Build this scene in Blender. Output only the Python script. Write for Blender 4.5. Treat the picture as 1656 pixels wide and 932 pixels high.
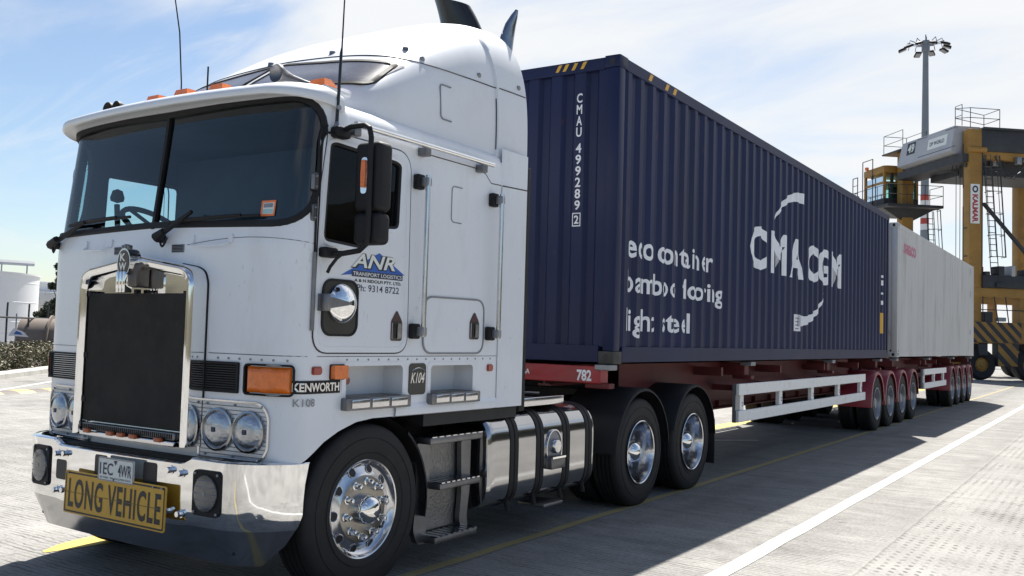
import bpy, bmesh, math, random
from mathutils import Vector, Matrix, geometry
random.seed(7)
R = math.radians
for o in list(bpy.data.objects):
    bpy.data.objects.remove(o)
scene = bpy.context.scene
COL = scene.collection

# ------------------------------------------------------------------ camera
cam_d = bpy.data.cameras.new("camera")
cam = bpy.data.objects.new("camera", cam_d)
COL.objects.link(cam)
cam_d.sensor_width = 36.0
cam_d.lens = 36.0 * 1513.3437 / 1656.0
cam_d.clip_start = 0.1
cam_d.clip_end = 6000
cam.matrix_world = (Matrix.Translation((5.1167, -7.7276, 1.6031)) @ Matrix.Rotation(0.576850, 4, 'Z')
                    @ Matrix.Rotation(math.pi / 2 + 0.0511098, 4, 'X') @ Matrix.Rotation(0.0287674, 4, 'Z'))
scene.camera = cam

# ------------------------------------------------------------------ sky, sun, exposure
SUN_EL, SUN_AZ = 57.2, -24.4          # azimuth measured from +Y towards +X
EXPOSURE = 0.95
SKY_STRENGTH = 0.068
SUN_STRENGTH = 5.0
scene.view_settings.view_transform = 'Standard'
scene.view_settings.look = 'None'
scene.view_settings.exposure = EXPOSURE
scene.view_settings.gamma = 1.0
scene.view_settings.use_curve_mapping = False

world = bpy.data.worlds.new("World")
scene.world = world
world.use_nodes = True
wn, wl = world.node_tree.nodes, world.node_tree.links
wn.clear()
def W(kind, **kw):
    n = wn.new(kind)
    for k, v in kw.items():
        setattr(n, k, v)
    return n
w_out = W('ShaderNodeOutputWorld')
w_bg = W('ShaderNodeBackground')
w_bg.inputs['Strength'].default_value = SKY_STRENGTH
wl.new(w_bg.outputs[0], w_out.inputs[0])
sky = W('ShaderNodeTexSky', sky_type='NISHITA')
sky.sun_disc = False
sky.sun_elevation = R(SUN_EL)
sky.sun_rotation = R(SUN_AZ)
sky.air_density = 1.0
sky.dust_density = 0.6
sky.ozone_density = 1.6
tc = W('ShaderNodeTexCoord')
sep = W('ShaderNodeSeparateXYZ')
wl.new(tc.outputs['Generated'], sep.inputs[0])
def wmath(op, a, b=None, clamp=False):
    n = W('ShaderNodeMath', operation=op)
    n.use_clamp = clamp
    for i, v in enumerate((a, b)):
        if v is None:
            continue
        if isinstance(v, (int, float)):
            n.inputs[i].default_value = v
        else:
            wl.new(v, n.inputs[i])
    return n.outputs[0]
zz = wmath('ADD', wmath('MAXIMUM', sep.outputs[2], 0.0), 0.22)
comb = W('ShaderNodeCombineXYZ')
wl.new(wmath('DIVIDE', sep.outputs[0], zz), comb.inputs[0])
wl.new(wmath('DIVIDE', sep.outputs[1], zz), comb.inputs[1])
mp = W('ShaderNodeMapping')
mp.inputs['Rotation'].default_value = (0, 0, R(35))
mp.inputs['Scale'].default_value = (1.0, 1.9, 1.0)
mp.inputs['Location'].default_value = (0.35, 0.1, 0)
wl.new(comb.outputs[0], mp.inputs[0])
n1 = W('ShaderNodeTexNoise')
n1.inputs['Scale'].default_value = 1.15
n1.inputs['Detail'].default_value = 9
n1.inputs['Roughness'].default_value = 0.56
n1.inputs['Distortion'].default_value = 0.55
wl.new(mp.outputs[0], n1.inputs['Vector'])
n2 = W('ShaderNodeTexNoise')
n2.inputs['Scale'].default_value = 0.55
n2.inputs['Detail'].default_value = 4
wl.new(mp.outputs[0], n2.inputs['Vector'])
dotn = W('ShaderNodeVectorMath', operation='DOT_PRODUCT')
nrm = W('ShaderNodeVectorMath', operation='NORMALIZE')
wl.new(tc.outputs['Generated'], nrm.inputs[0])
wl.new(nrm.outputs[0], dotn.inputs[0])
_cd = Vector((-0.06, 1.0, 0.42)).normalized()     # the bank of bright cirrus lies over the yard
dotn.inputs[1].default_value = _cd
mask = W('ShaderNodeMapRange')
mask.interpolation_type = 'SMOOTHSTEP'
mask.inputs['From Min'].default_value = 0.55
mask.inputs['From Max'].default_value = 0.99
mask.inputs['To Min'].default_value = -0.10
mask.inputs['To Max'].default_value = 0.19
wl.new(dotn.outputs['Value'], mask.inputs['Value'])
dens = wmath('ADD', wmath('ADD', wmath('MULTIPLY', n1.outputs['Fac'], 0.75), wmath('MULTIPLY', n2.outputs['Fac'], 0.35)), mask.outputs[0])
cr = W('ShaderNodeMapRange')
cr.interpolation_type = 'SMOOTHSTEP'
cr.inputs['From Min'].default_value = 0.46
cr.inputs['From Max'].default_value = 0.76
wl.new(dens, cr.inputs['Value'])
# thin wind-drawn streaks over the blue part
mp2 = W('ShaderNodeMapping')
mp2.inputs['Rotation'].default_value = (0, 0, R(-22))
mp2.inputs['Scale'].default_value = (0.9, 3.4, 1.0)
wl.new(comb.outputs[0], mp2.inputs[0])
n3 = W('ShaderNodeTexNoise')
n3.inputs['Scale'].default_value = 1.5
n3.inputs['Detail'].default_value = 8
n3.inputs['Roughness'].default_value = 0.6
n3.inputs['Distortion'].default_value = 0.9
wl.new(mp2.outputs[0], n3.inputs['Vector'])
st = W('ShaderNodeMapRange')
st.interpolation_type = 'SMOOTHSTEP'
st.inputs['From Min'].default_value = 0.46
st.inputs['From Max'].default_value = 0.78
st.inputs['To Max'].default_value = 0.75
wl.new(n3.outputs['Fac'], st.inputs['Value'])
vis_ = W('ShaderNodeMapRange')
vis_.interpolation_type = 'SMOOTHSTEP'
vis_.inputs['From Min'].default_value = 0.35
vis_.inputs['From Max'].default_value = 0.75
wl.new(dotn.outputs['Value'], vis_.inputs['Value'])
cov = wmath('MAXIMUM', cr.outputs[0], wmath('MULTIPLY', st.outputs[0], vis_.outputs[0]))
mixc = W('ShaderNodeMix', data_type='RGBA')
wl.new(cov, mixc.inputs['Factor'])
wl.new(sky.outputs[0], mixc.inputs['A'])
mixc.inputs['B'].default_value = (7.05, 7.2, 7.35, 1)
wl.new(mixc.outputs['Result'], w_bg.inputs['Color'])

sun_d = bpy.data.lights.new("sun", 'SUN')
sun_d.energy = SUN_STRENGTH
sun_d.angle = R(0.53)
sun_d.color = (1.0, 0.955, 0.88)
sun = bpy.data.objects.new("sun", sun_d)
COL.objects.link(sun)
_sd = Vector((math.sin(R(SUN_AZ)) * math.cos(R(SUN_EL)), math.cos(R(SUN_AZ)) * math.cos(R(SUN_EL)), math.sin(R(SUN_EL))))
sun.rotation_euler = _sd.to_track_quat('Z', 'Y').to_euler()
scene.cycles.max_bounces = 8
scene.cycles.transparent_max_bounces = 12
scene.cycles.use_denoising = True
scene.cycles.sample_clamp_indirect = 6.0

# ------------------------------------------------------------------ materials
MATS = {}
def mat(name, col, rough=0.5, metal=0.0, var=0.0, vscale=6.0, bump=0.0, bscale=40.0, coat=0.0,
        dirt=None, damt=0.0, dscale=2.5, spec=None, stretch=(1, 1, 1), rvar=0.0, rust=None):
    m = bpy.data.materials.new(name)
    m.use_nodes = True
    n, l = m.node_tree.nodes, m.node_tree.links
    b = n['Principled BSDF']
    b.inputs['Base Color'].default_value = (*col, 1)
    b.inputs['Roughness'].default_value = rough
    b.inputs['Metallic'].default_value = metal
    if coat:
        b.inputs['Coat Weight'].default_value = coat
        b.inputs['Coat Roughness'].default_value = 0.08
    if spec is not None:
        b.inputs['Specular IOR Level'].default_value = spec
    t = n.new('ShaderNodeTexCoord')
    mpn = n.new('ShaderNodeMapping')
    mpn.inputs['Scale'].default_value = stretch
    l.new(t.outputs['Object'], mpn.inputs[0])
    src = None
    if var:
        nz = n.new('ShaderNodeTexNoise')
        nz.inputs['Scale'].default_value = vscale
        nz.inputs['Detail'].default_value = 6
        nz.inputs['Roughness'].default_value = 0.6
        l.new(mpn.outputs[0], nz.inputs['Vector'])
        mx = n.new('ShaderNodeMix'); mx.data_type = 'RGBA'
        rm = n.new('ShaderNodeMapRange')
        rm.inputs['From Min'].default_value = 0.3; rm.inputs['From Max'].default_value = 0.7
        l.new(nz.outputs['Fac'], rm.inputs['Value'])
        l.new(rm.outputs[0], mx.inputs['Factor'])
        mx.inputs['A'].default_value = (*[c * (1 - var) for c in col], 1)
        mx.inputs['B'].default_value = (*[min(1, c * (1 + var)) for c in col], 1)
        src = mx.outputs['Result']
        if rvar:
            rr_ = n.new('ShaderNodeMapRange')
            rr_.inputs['To Min'].default_value = max(0.02, rough - rvar); rr_.inputs['To Max'].default_value = rough + rvar
            l.new(nz.outputs['Fac'], rr_.inputs['Value'])
            l.new(rr_.outputs[0], b.inputs['Roughness'])
    if dirt is not None:
        nz2 = n.new('ShaderNodeTexNoise')
        nz2.inputs['Scale'].default_value = dscale
        nz2.inputs['Detail'].default_value = 10
        nz2.inputs['Roughness'].default_value = 0.7
        l.new(mpn.outputs[0], nz2.inputs['Vector'])
        rm2 = n.new('ShaderNodeMapRange')
        rm2.inputs['From Min'].default_value = 0.52; rm2.inputs['From Max'].default_value = 0.78
        rm2.inputs['To Max'].default_value = damt
        l.new(nz2.outputs['Fac'], rm2.inputs['Value'])
        mx2 = n.new('ShaderNodeMix'); mx2.data_type = 'RGBA'
        l.new(rm2.outputs[0], mx2.inputs['Factor'])
        if src is not None:
            l.new(src, mx2.inputs['A'])
        else:
            mx2.inputs['A'].default_value = (*col, 1)
        mx2.inputs['B'].default_value = (*dirt, 1)
        src = mx2.outputs['Result']
    if rust is not None:                      # small chips, specks and runs
        nz3 = n.new('ShaderNodeTexNoise')
        nz3.inputs['Scale'].default_value = rust[2]; nz3.inputs['Detail'].default_value = 5; nz3.inputs['Roughness'].default_value = 0.65
        l.new(mpn.outputs[0], nz3.inputs['Vector'])
        nz4 = n.new('ShaderNodeTexNoise')
        nz4.inputs['Scale'].default_value = rust[2] * 0.09; nz4.inputs['Detail'].default_value = 3
        l.new(t.outputs['Object'], nz4.inputs['Vector'])
        ad = n.new('ShaderNodeMath'); ad.operation = 'MULTIPLY_ADD'
        l.new(nz4.outputs['Fac'], ad.inputs[0]); ad.inputs[1].default_value = 0.45
        l.new(nz3.outputs['Fac'], ad.inputs[2])
        rm3 = n.new('ShaderNodeMapRange')
        rm3.inputs['From Min'].default_value = 0.90; rm3.inputs['From Max'].default_value = 0.98; rm3.inputs['To Max'].default_value = rust[1]
        l.new(ad.outputs[0], rm3.inputs['Value'])
        mx3 = n.new('ShaderNodeMix'); mx3.data_type = 'RGBA'
        l.new(rm3.outputs[0], mx3.inputs['Factor'])
        if src is not None:
            l.new(src, mx3.inputs['A'])
        else:
            mx3.inputs['A'].default_value = (*col, 1)
        mx3.inputs['B'].default_value = (*rust[0], 1)
        src = mx3.outputs['Result']
    if src is not None:
        l.new(src, b.inputs['Base Color'])
    if bump:
        nb = n.new('ShaderNodeTexNoise')
        nb.inputs['Scale'].default_value = bscale
        nb.inputs['Detail'].default_value = 4
        l.new(mpn.outputs[0], nb.inputs['Vector'])
        bp = n.new('ShaderNodeBump')
        bp.inputs['Strength'].default_value = bump
        bp.inputs['Distance'].default_value = 0.02
        l.new(nb.outputs['Fac'], bp.inputs['Height'])
        l.new(bp.outputs[0], b.inputs['Normal'])
    MATS[name] = m
    return m
WHITE = mat("white_paint", (0.75, 0.775, 0.815), 0.34, 0, 0.035, 1.6, 0.014, 2.2, 0.35, (0.47, 0.46, 0.44), 0.40, 3.2, stretch=(1, 1, 0.35), rvar=0.08, rust=((0.20, 0.13, 0.08), 0.30, 46))
WHITE2 = mat("white_gelcoat", (0.71, 0.73, 0.765), 0.40, 0, 0.03, 1.2, 0.012, 2.0, 0.2, (0.54, 0.53, 0.50), 0.35, 2.5, rust=((0.25, 0.19, 0.13), 0.25, 40))
REDD = mat("shaded_grimy_red", (0.10, 0.011, 0.012), 0.6, 0, 0.25, 3, 0, 1, 0, (0.04, 0.026, 0.022), 0.8, 2.2)  # trailer red darkened for shade under the containers, with grime over it
RAILW = mat("white_rail_paint", (0.86, 0.86, 0.84), 0.5, 0, 0.05, 5, 0, 1, 0, (0.32, 0.27, 0.22), 0.5, 5)
CHROME = mat("chrome", (0.86, 0.86, 0.86), 0.045, 1.0, 0.04, 5, 0.012, 3.0, dirt=(0.5, 0.46, 0.4), damt=0.25, dscale=6, rvar=0.03)
CHROMED = mat("road_filmed_chrome", (0.46, 0.46, 0.47), 0.16, 1.0, 0.12, 4, 0.01, 3.0, dirt=(0.22, 0.19, 0.15), damt=0.45, dscale=4, rvar=0.06)
ALLOY = mat("polished_alloy", (0.66, 0.66, 0.68), 0.16, 1.0, 0.06, 9, 0.02, 8.0, rvar=0.06, dirt=(0.4, 0.38, 0.35), damt=0.3)
TANKM = mat("polished_tank", (0.42, 0.42, 0.43), 0.09, 1.0, 0.08, 3, 0.05, 1.6, rvar=0.03, dirt=(0.45, 0.43, 0.4), damt=0.25)
ALU = mat("dull_aluminium", (0.22, 0.22, 0.23), 0.42, 1.0, 0.12, 12, 0.03, 30, dirt=(0.15, 0.14, 0.13), damt=0.6)
CHECKER = mat("checker_plate", (0.22, 0.22, 0.22), 0.38, 1.0, 0.1, 10, 0.35, 55, dirt=(0.12, 0.11, 0.1), damt=0.6)
STEEL = mat("grey_steel", (0.26, 0.27, 0.29), 0.45, 0.6, 0.1, 8)
BLACK = mat("black_plastic", (0.012, 0.012, 0.014), 0.6, 0, 0.2, 8, spec=0.3)
BLACKG = mat("black_gloss", (0.012, 0.013, 0.016), 0.22, 0, 0.2, 5)
RUBBER = mat("tyre_rubber", (0.0085, 0.0085, 0.0095), 0.7, 0, 0.25, 10, 0.05, 60, dirt=(0.032, 0.029, 0.026), damt=0.5, dscale=6)
CHASSIS = mat("chassis_black", (0.014, 0.014, 0.016), 0.6, 0, 0.3, 6, dirt=(0.05, 0.043, 0.035), damt=0.6, dscale=4)
GRILLEM = mat("bug_screen", (0.016, 0.0135, 0.012), 0.8, 0, 0.5, 5, 0.6, 420, 0, (0.045, 0.038, 0.030), 0.5, 9)
LINER = mat("cab_lining", (0.055, 0.072, 0.115), 0.8, 0, 0.15, 5)
SEATM = mat("seat_cloth", (0.035, 0.036, 0.042), 0.85, 0, 0.2, 14)
RED = mat("trailer_red", (0.32, 0.016, 0.022), 0.5, 0, 0.14, 4, 0, 1, 0.15, (0.10, 0.045, 0.035), 0.65, 3.0)
REDG = mat("mudguard_red", (0.27, 0.026, 0.042), 0.4, 0, 0.1, 5, 0, 1, 0.1, (0.16, 0.06, 0.055), 0.5, 4)
BLUE = mat("container_blue", (0.0095, 0.0160, 0.060), 0.5, 0, 0.16, 1.1, 0.30, 1.8, 0, (0.032, 0.034, 0.054), 0.6, 1.3, spec=0.3, stretch=(1, 1, 0.35), rust=((0.10, 0.045, 0.02), 0.55, 9))
CWHITE = mat("reefer_white", (0.52, 0.52, 0.51), 0.5, 0, 0.07, 2, 0.02, 4, 0, (0.24, 0.22, 0.19), 0.8, 1.8, stretch=(1, 1, 0.22), rust=((0.20, 0.11, 0.06), 0.5, 7))
LETTER = mat("white_lettering", (0.80, 0.81, 0.84), 0.55, 0, 0.05, 6, 0, 1, 0, (0.36, 0.37, 0.42), 0.35, 7)
PINK = mat("faded_red_lettering", (0.52, 0.16, 0.24), 0.55, 0, 0.1, 8, 0, 1, 0, (0.56, 0.5, 0.48), 0.8, 16)
YELLOW = mat("plate_yellow", (0.68, 0.38, 0.040), 0.5, 0, 0.08, 8, 0, 1, 0, (0.30, 0.18, 0.04), 0.5, 8)
INK = mat("black_lettering", (0.016, 0.016, 0.018), 0.5)
NAVY = mat("navy_lettering", (0.03, 0.035, 0.08), 0.5)
PLATEW = mat("plate_white", (0.74, 0.76, 0.72), 0.45, 0, 0.05, 20)
DECALB = mat("decal_blue", (0.030, 0.115, 0.44), 0.4)
ORANGE = mat("amber_lens", (0.78, 0.17, 0.015), 0.2, 0, 0.15, 20, 0.25, 90, 0.6)
REDLENS = mat("red_lens", (0.34, 0.055, 0.035), 0.25, 0, 0.1, 20, 0, 1, 0.5)
LAMPC = mat("lamp_reflector", (0.42, 0.44, 0.48), 0.2, 0.85, 0.15, 30, 0.22, 45, 0.8)
PANELG = mat("ribbed_light_panel", (0.50, 0.53, 0.57), 0.28, 0.25, 0.1, 10, 0, 1, 0.6)
KALM = mat("straddle_yellow", (0.32, 0.17, 0.032), 0.55, 0, 0.15, 1.2, 0, 1, 0, (0.11, 0.07, 0.035), 0.85, 0.9, rust=((0.06, 0.045, 0.03), 0.6, 9))
SBLACK = mat("straddle_black", (0.030, 0.032, 0.037), 0.6, 0, 0.3, 1.5)
HOODG = mat("hood_grey", (0.40, 0.41, 0.44), 0.5, 0, 0.06, 1.0, 0, 1, 0, (0.3, 0.29, 0.28), 0.4, 0.8)
MAST = mat("mast_grey", (0.20, 0.22, 0.25), 0.5, 0.2, 0.1, 0.4)
MASTR = mat("mast_red", (0.42, 0.05, 0.04), 0.5)
MASTW = mat("mast_white", (0.7, 0.7, 0.7), 0.5)
TANKW = mat("tank_white", (0.74, 0.75, 0.77), 0.5, 0, 0.04, 0.3)
BROWN = mat("rusty_tank_brown", (0.17, 0.135, 0.11), 0.7, 0, 0.2, 0.5, 0, 1, 0, (0.1, 0.075, 0.06), 0.6, 0.7)
KERBM = mat("kerb_concrete", (0.42, 0.41, 0.38), 0.85, 0, 0.1, 2, 0.1, 20, 0, (0.2, 0.19, 0.17), 0.4, 1.2)
HUMPY = mat("hump_yellow", (0.60, 0.42, 0.10), 0.6, 0, 0.1, 2)
HUMPK = mat("hump_brown", (0.13, 0.11, 0.10), 0.7, 0, 0.1, 2)
LINEW = mat("road_paint_white", (0.54, 0.54, 0.52), 0.75, 0, 0.12, 5, 0.15, 60, 0, (0.33, 0.32, 0.30), 0.95, 7)
LINEY = mat("road_paint_yellow", (0.33, 0.27, 0.12), 0.7, 0, 0.1, 5, 0.15, 60, 0, (0.24, 0.225, 0.17), 0.95, 3)
BARK = mat("bark", (0.09, 0.065, 0.045), 0.9, 0, 0.3, 4)
def leafmat(name, c, v):
    return mat(name, c, 0.6, 0, v, 1.5)
LEAF = leafmat("tree_leaves", (0.045, 0.058, 0.030), 0.45)
HEDGEM = leafmat("hedge_leaves", (0.085, 0.085, 0.042), 0.5)
HEDGE2 = leafmat("dry_hedge_leaves", (0.17, 0.14, 0.075), 0.4)

def glass(name, tint, ior=1.45, rough=0.0):
    m = bpy.data.materials.new(name); m.use_nodes = True
    n, l = m.node_tree.nodes, m.node_tree.links
    n.clear()
    o = n.new('ShaderNodeOutputMaterial'); mx = n.new('ShaderNodeMixShader')
    tr = n.new('ShaderNodeBsdfTransparent'); gl = n.new('ShaderNodeBsdfGlossy'); fr = n.new('ShaderNodeFresnel')
    tr.inputs[0].default_value = (*tint, 1); gl.inputs['Roughness'].default_value = rough
    fr.inputs[0].default_value = ior
    l.new(fr.outputs[0], mx.inputs[0]); l.new(tr.outputs[0], mx.inputs[1]); l.new(gl.outputs[0], mx.inputs[2])
    l.new(mx.outputs[0], o.inputs[0])
    return m
WSGLASS = glass("windscreen_glass", (0.62, 0.80, 0.82), 1.75)
DKGLASS = glass("tinted_glass", (0.06, 0.065, 0.07), 1.3)
SKYGLASS = glass("smoked_glass", (0.30, 0.32, 0.36))
SDGLASS = glass("side_glass", (0.80, 0.90, 0.92))
LENSGL = glass("lens_glass", (0.86, 0.9, 0.94), 1.35)
CABGLASS = glass("green_cab_glass", (0.55, 0.86, 0.82))

# ------------------------------------------------------------------ mesh builder
class MB:
    def __init__(self):
        self.bm = bmesh.new(); self.mats = []
    def mi(self, m):
        if m not in self.mats:
            self.mats.append(m)
        return self.mats.index(m)
    def add(self, verts, faces, m):
        i = self.mi(m)
        vs = [self.bm.verts.new(v) for v in verts]
        for f in faces:
            try:
                self.bm.faces.new([vs[k] for k in f]).material_index = i
            except ValueError:
                pass
        return vs
    def box(self, lo, hi, m, bev=0.0, seg=2, mtx=None):
        t = bmesh.new()
        bmesh.ops.create_cube(t, size=1.0)
        c = [(a + b) / 2 for a, b in zip(lo, hi)]; s = [abs(b - a) for a, b in zip(lo, hi)]
        for v in t.verts:
            v.co = Vector((c[0] + v.co.x * s[0], c[1] + v.co.y * s[1], c[2] + v.co.z * s[2]))
        if bev:
            bmesh.ops.bevel(t, geom=t.edges[:], offset=min(bev, min(s) * 0.45), segments=seg, profile=0.5, affect='EDGES')
        self.merge(t, m, mtx)
    def merge(self, t, m, mtx=None):
        i = self.mi(m)
        mp_ = {}
        for v in t.verts:
            mp_[v] = self.bm.verts.new(mtx @ v.co if mtx else v.co)
        for f in t.faces:
            try:
                self.bm.faces.new([mp_[v] for v in f.verts]).material_index = i
            except ValueError:
                pass
        t.free()
    def tube(self, pts, r, m, n=10, caps=True):
        pts = [Vector(p) for p in pts]
        rs = r if isinstance(r, (list, tuple)) else [r] * len(pts)
        rings = []
        up = None
        for k, p in enumerate(pts):
            a = pts[max(0, k - 1)]; b = pts[min(len(pts) - 1, k + 1)]
            d = (b - a).normalized()
            if up is None:
                up = Vector((0, 0, 1)) if abs(d.z) < 0.9 else Vector((1, 0, 0))
            s = d.cross(up).normalized(); up = s.cross(d).normalized()
            rings.append([p + (s * math.cos(2 * math.pi * j / n) + up * math.sin(2 * math.pi * j / n)) * rs[k] for j in range(n)])
        vs = [v for rg in rings for v in rg]
        fs = []
        for k in range(len(pts) - 1):
            for j in range(n):
                fs.append((k * n + j, k * n + (j + 1) % n, (k + 1) * n + (j + 1) % n, (k + 1) * n + j))
        if caps:
            fs.append(tuple(range(n))); fs.append(tuple((len(pts) - 1) * n + j for j in range(n)))
        self.add(vs, fs, m)
    def lathe(self, prof, c, axis, m, n=48, mtx=None):
        """prof: (r, h) pairs; axis 'x','y','z'; closed ends when r = 0"""
        vs, fs = [], []
        for r, h in prof:
            for j in range(n):
                a = 2 * math.pi * j / n
                p, q = r * math.cos(a), r * math.sin(a)
                v = {'x': (h, p, q), 'y': (p, h, q), 'z': (p, q, h)}[axis]
                v = Vector(v) + Vector(c)
                vs.append(mtx @ v if mtx else v)
        for k in range(len(prof) - 1):
            for j in range(n):
                fs.append((k * n + j, k * n + (j + 1) % n, (k + 1) * n + (j + 1) % n, (k + 1) * n + j))
        self.add(vs, fs, m)
    def plate(self, outer, holes, f, t0, t1, m, edge=None):
        """2-D outline with holes; f(u, v, w) -> 3-D; back at w = t0, face at w = t1"""
        loops = [outer] + list(holes)
        tris = geometry.tessellate_polygon([[Vector((p[0], p[1], 0)) for p in lp] for lp in loops])
        flat = [p for lp in loops for p in lp]
        n = len(flat)
        vs = [f(p[0], p[1], t1) for p in flat]
        self.add(vs, [tuple(t) for t in tris], m)
        if t0 != t1:
            e = edge or m
            k = 0
            vs2, fs2 = [], []
            for lp in loops:
                b = len(vs2); L = len(lp)
                vs2 += [f(p[0], p[1], t1) for p in lp] + [f(p[0], p[1], t0) for p in lp]
                fs2 += [(b + i, b + (i + 1) % L, b + L + (i + 1) % L, b + L + i) for i in range(L)]
            self.add(vs2, fs2, e)
            self.add([f(p[0], p[1], t0) for p in flat], [tuple(t) for t in tris], e)
    def grid(self, P, m, closed=False):
        """P[i][j] points"""
        a, b = len(P), len(P[0])
        vs = [v for row in P for v in row]
        fs = []
        for i in range(a - 1):
            for j in range(b - (0 if closed else 1)):
                fs.append((i * b + j, i * b + (j + 1) % b, (i + 1) * b + (j + 1) % b, (i + 1) * b + j))
        self.add(vs, fs, m)
    def text(self, s, f, w, h, m, bold=0.0, cuts=None, shear=0.0, spacing=1.0, w0=0.0):
        """lettering fitted to a w x h box whose lower-left is (0,0); f(u,v,w)"""
        V, F_ = text2d(s, bold, shear, spacing)
        x0, x1 = min(v[0] for v in V), max(v[0] for v in V)
        y0, y1 = min(v[1] for v in V), max(v[1] for v in V)
        V = [((v[0] - x0) / (x1 - x0) * w, (v[1] - y0) / (y1 - y0) * h) for v in V]
        if cuts:
            t = bmesh.new()
            vv = [t.verts.new((a, b, 0)) for a, b in V]
            for fc in F_:
                try:
                    t.faces.new([vv[k] for k in fc])
                except ValueError:
                    pass
            for cx in cuts:
                if 0 < cx < w:
                    bmesh.ops.bisect_plane(t, geom=t.verts[:] + t.edges[:] + t.faces[:], plane_co=(cx, 0, 0), plane_no=(1, 0, 0))
            t.verts.index_update()
            V = [(v.co.x, v.co.y) for v in t.verts]
            F_ = [[v.index for v in fc.verts] for fc in t.faces]
            t.free()
        self.add([f(a, b, w0) for a, b in V], F_, m)
    def build(self, name, parent=None, smooth=35.0, origin=None, merge=0.0, bevel=0.0):
        o0 = Vector(origin) if origin is not None else (world_loc(parent) if parent else Vector((0, 0, 0)))
        if merge:
            bmesh.ops.remove_doubles(self.bm, verts=self.bm.verts[:], dist=merge)
        bmesh.ops.recalc_face_normals(self.bm, faces=self.bm.faces[:])
        for v in self.bm.verts:
            v.co -= o0
        me = bpy.data.meshes.new(name)
        self.bm.to_mesh(me); self.bm.free()
        for m in self.mats:
            me.materials.append(m)
        if smooth:
            me.polygons.foreach_set('use_smooth', [True] * len(me.polygons))
            me.set_sharp_from_angle(angle=R(smooth))
        o = bpy.data.objects.new(name, me)
        COL.objects.link(o)
        if parent:
            o.parent = parent
        elif origin is not None:
            o.location = o0
        return o
def world_loc(o):
    v = Vector((0, 0, 0))
    while o:
        v += o.location; o = o.parent
    return v
_TX = {}
def text2d(s, bold, shear, spacing):
    key = (s, bold, shear, spacing)
    if key in _TX:
        return _TX[key]
    cu = bpy.data.curves.new("lettering_source", 'FONT')
    cu.body = s; cu.size = 1.0; cu.offset = bold; cu.shear = shear; cu.space_character = spacing
    cu.resolution_u = 4
    o = bpy.data.objects.new("lettering_source", cu)
    COL.objects.link(o)
    dg = bpy.context.evaluated_depsgraph_get()
    ev = o.evaluated_get(dg)
    me = ev.to_mesh()
    V = [(v.co.x, v.co.y) for v in me.vertices]; F_ = [list(p.vertices) for p in me.polygons]
    ev.to_mesh_clear()
    bpy.data.objects.remove(o); bpy.data.curves.remove(cu)
    _TX[key] = (V, F_)
    return V, F_
def tag(o, label=None, cat=None, group=None, kind=None):
    for k, v in (("label", label), ("category", cat), ("group", group), ("kind", kind)):
        if v:
            o[k] = v
    return o
def empty(name, loc, rz=0.0, parent=None):
    o = bpy.data.objects.new(name, None)
    COL.objects.link(o)
    o.empty_display_size = 0.3
    o.location = loc; o.rotation_euler = (0, 0, rz)
    if parent:
        o.parent = parent
    return o
def copy_tree(o, parent=None):
    c = o.copy(); COL.objects.link(c)
    c.parent = parent
    for ch in list(o.children):
        copy_tree(ch, c)
    return c
def rr(u0, v0, u1, v1, r, n=6):
    """rounded rectangle outline; r a number or four radii (bl, br, tr, tl)"""
    r = r if isinstance(r, (list, tuple)) else (r,) * 4
    out = []
    for (cx, cy, q, a0) in ((u0 + r[0], v0 + r[0], r[0], 180), (u1 - r[1], v0 + r[1], r[1], 270), (u1 - r[2], v1 - r[2], r[2], 0), (u0 + r[3], v1 - r[3], r[3], 90)):
        for k in range(n + 1):
            a = R(a0 + 90 * k / n)
            out.append((cx + q * math.cos(a), cy + q * math.sin(a)))
    return out
def circ(cu, cv, r, n=24, rv=None):
    rv = rv or r
    return [(cu + r * math.cos(2 * math.pi * k / n), cv + rv * math.sin(2 * math.pi * k / n)) for k in range(n)]
def fillet(pts, r, n=5):
    """round the corners of a polygon"""
    out = []
    L = len(pts)
    rs = r if isinstance(r, (list, tuple)) else [r] * L
    for i in range(L):
        p = Vector(pts[i]); a = Vector(pts[i - 1]); b = Vector(pts[(i + 1) % L])
        d1, d2 = (a - p), (b - p)
        k = min(rs[i], d1.length * 0.48, d2.length * 0.48)
        p1, p2 = p + d1.normalized() * k, p + d2.normalized() * k
        for j in range(n + 1):
            t = j / n
            out.append(tuple((1 - t) ** 2 * p1 + 2 * t * (1 - t) * p + t * t * p2))
    return out
def inside(poly, x, y):
    c = False
    j = len(poly) - 1
    for i in range(len(poly)):
        xi, yi = poly[i]; xj, yj = poly[j]
        if (yi > y) != (yj > y) and x < (xj - xi) * (y - yi) / (yj - yi) + xi:
            c = not c
        j = i
    return c
def lerp_tab(tab, x):
    if x <= tab[0][0]:
        return tab[0][1]
    for (a, b), (c, d) in zip(tab, tab[1:]):
        if x <= c:
            return b + (d - b) * (x - a) / (c - a)
    return tab[-1][1]
SIDE = lambda x0: (lambda u, v, w: Vector((x0 + w, u, v)))        # +X face: u = y, v = z, w outwards
def mirror_side(sg, x0):
    return lambda u, v, w: Vector((sg * (x0 + w), u, v))
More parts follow.
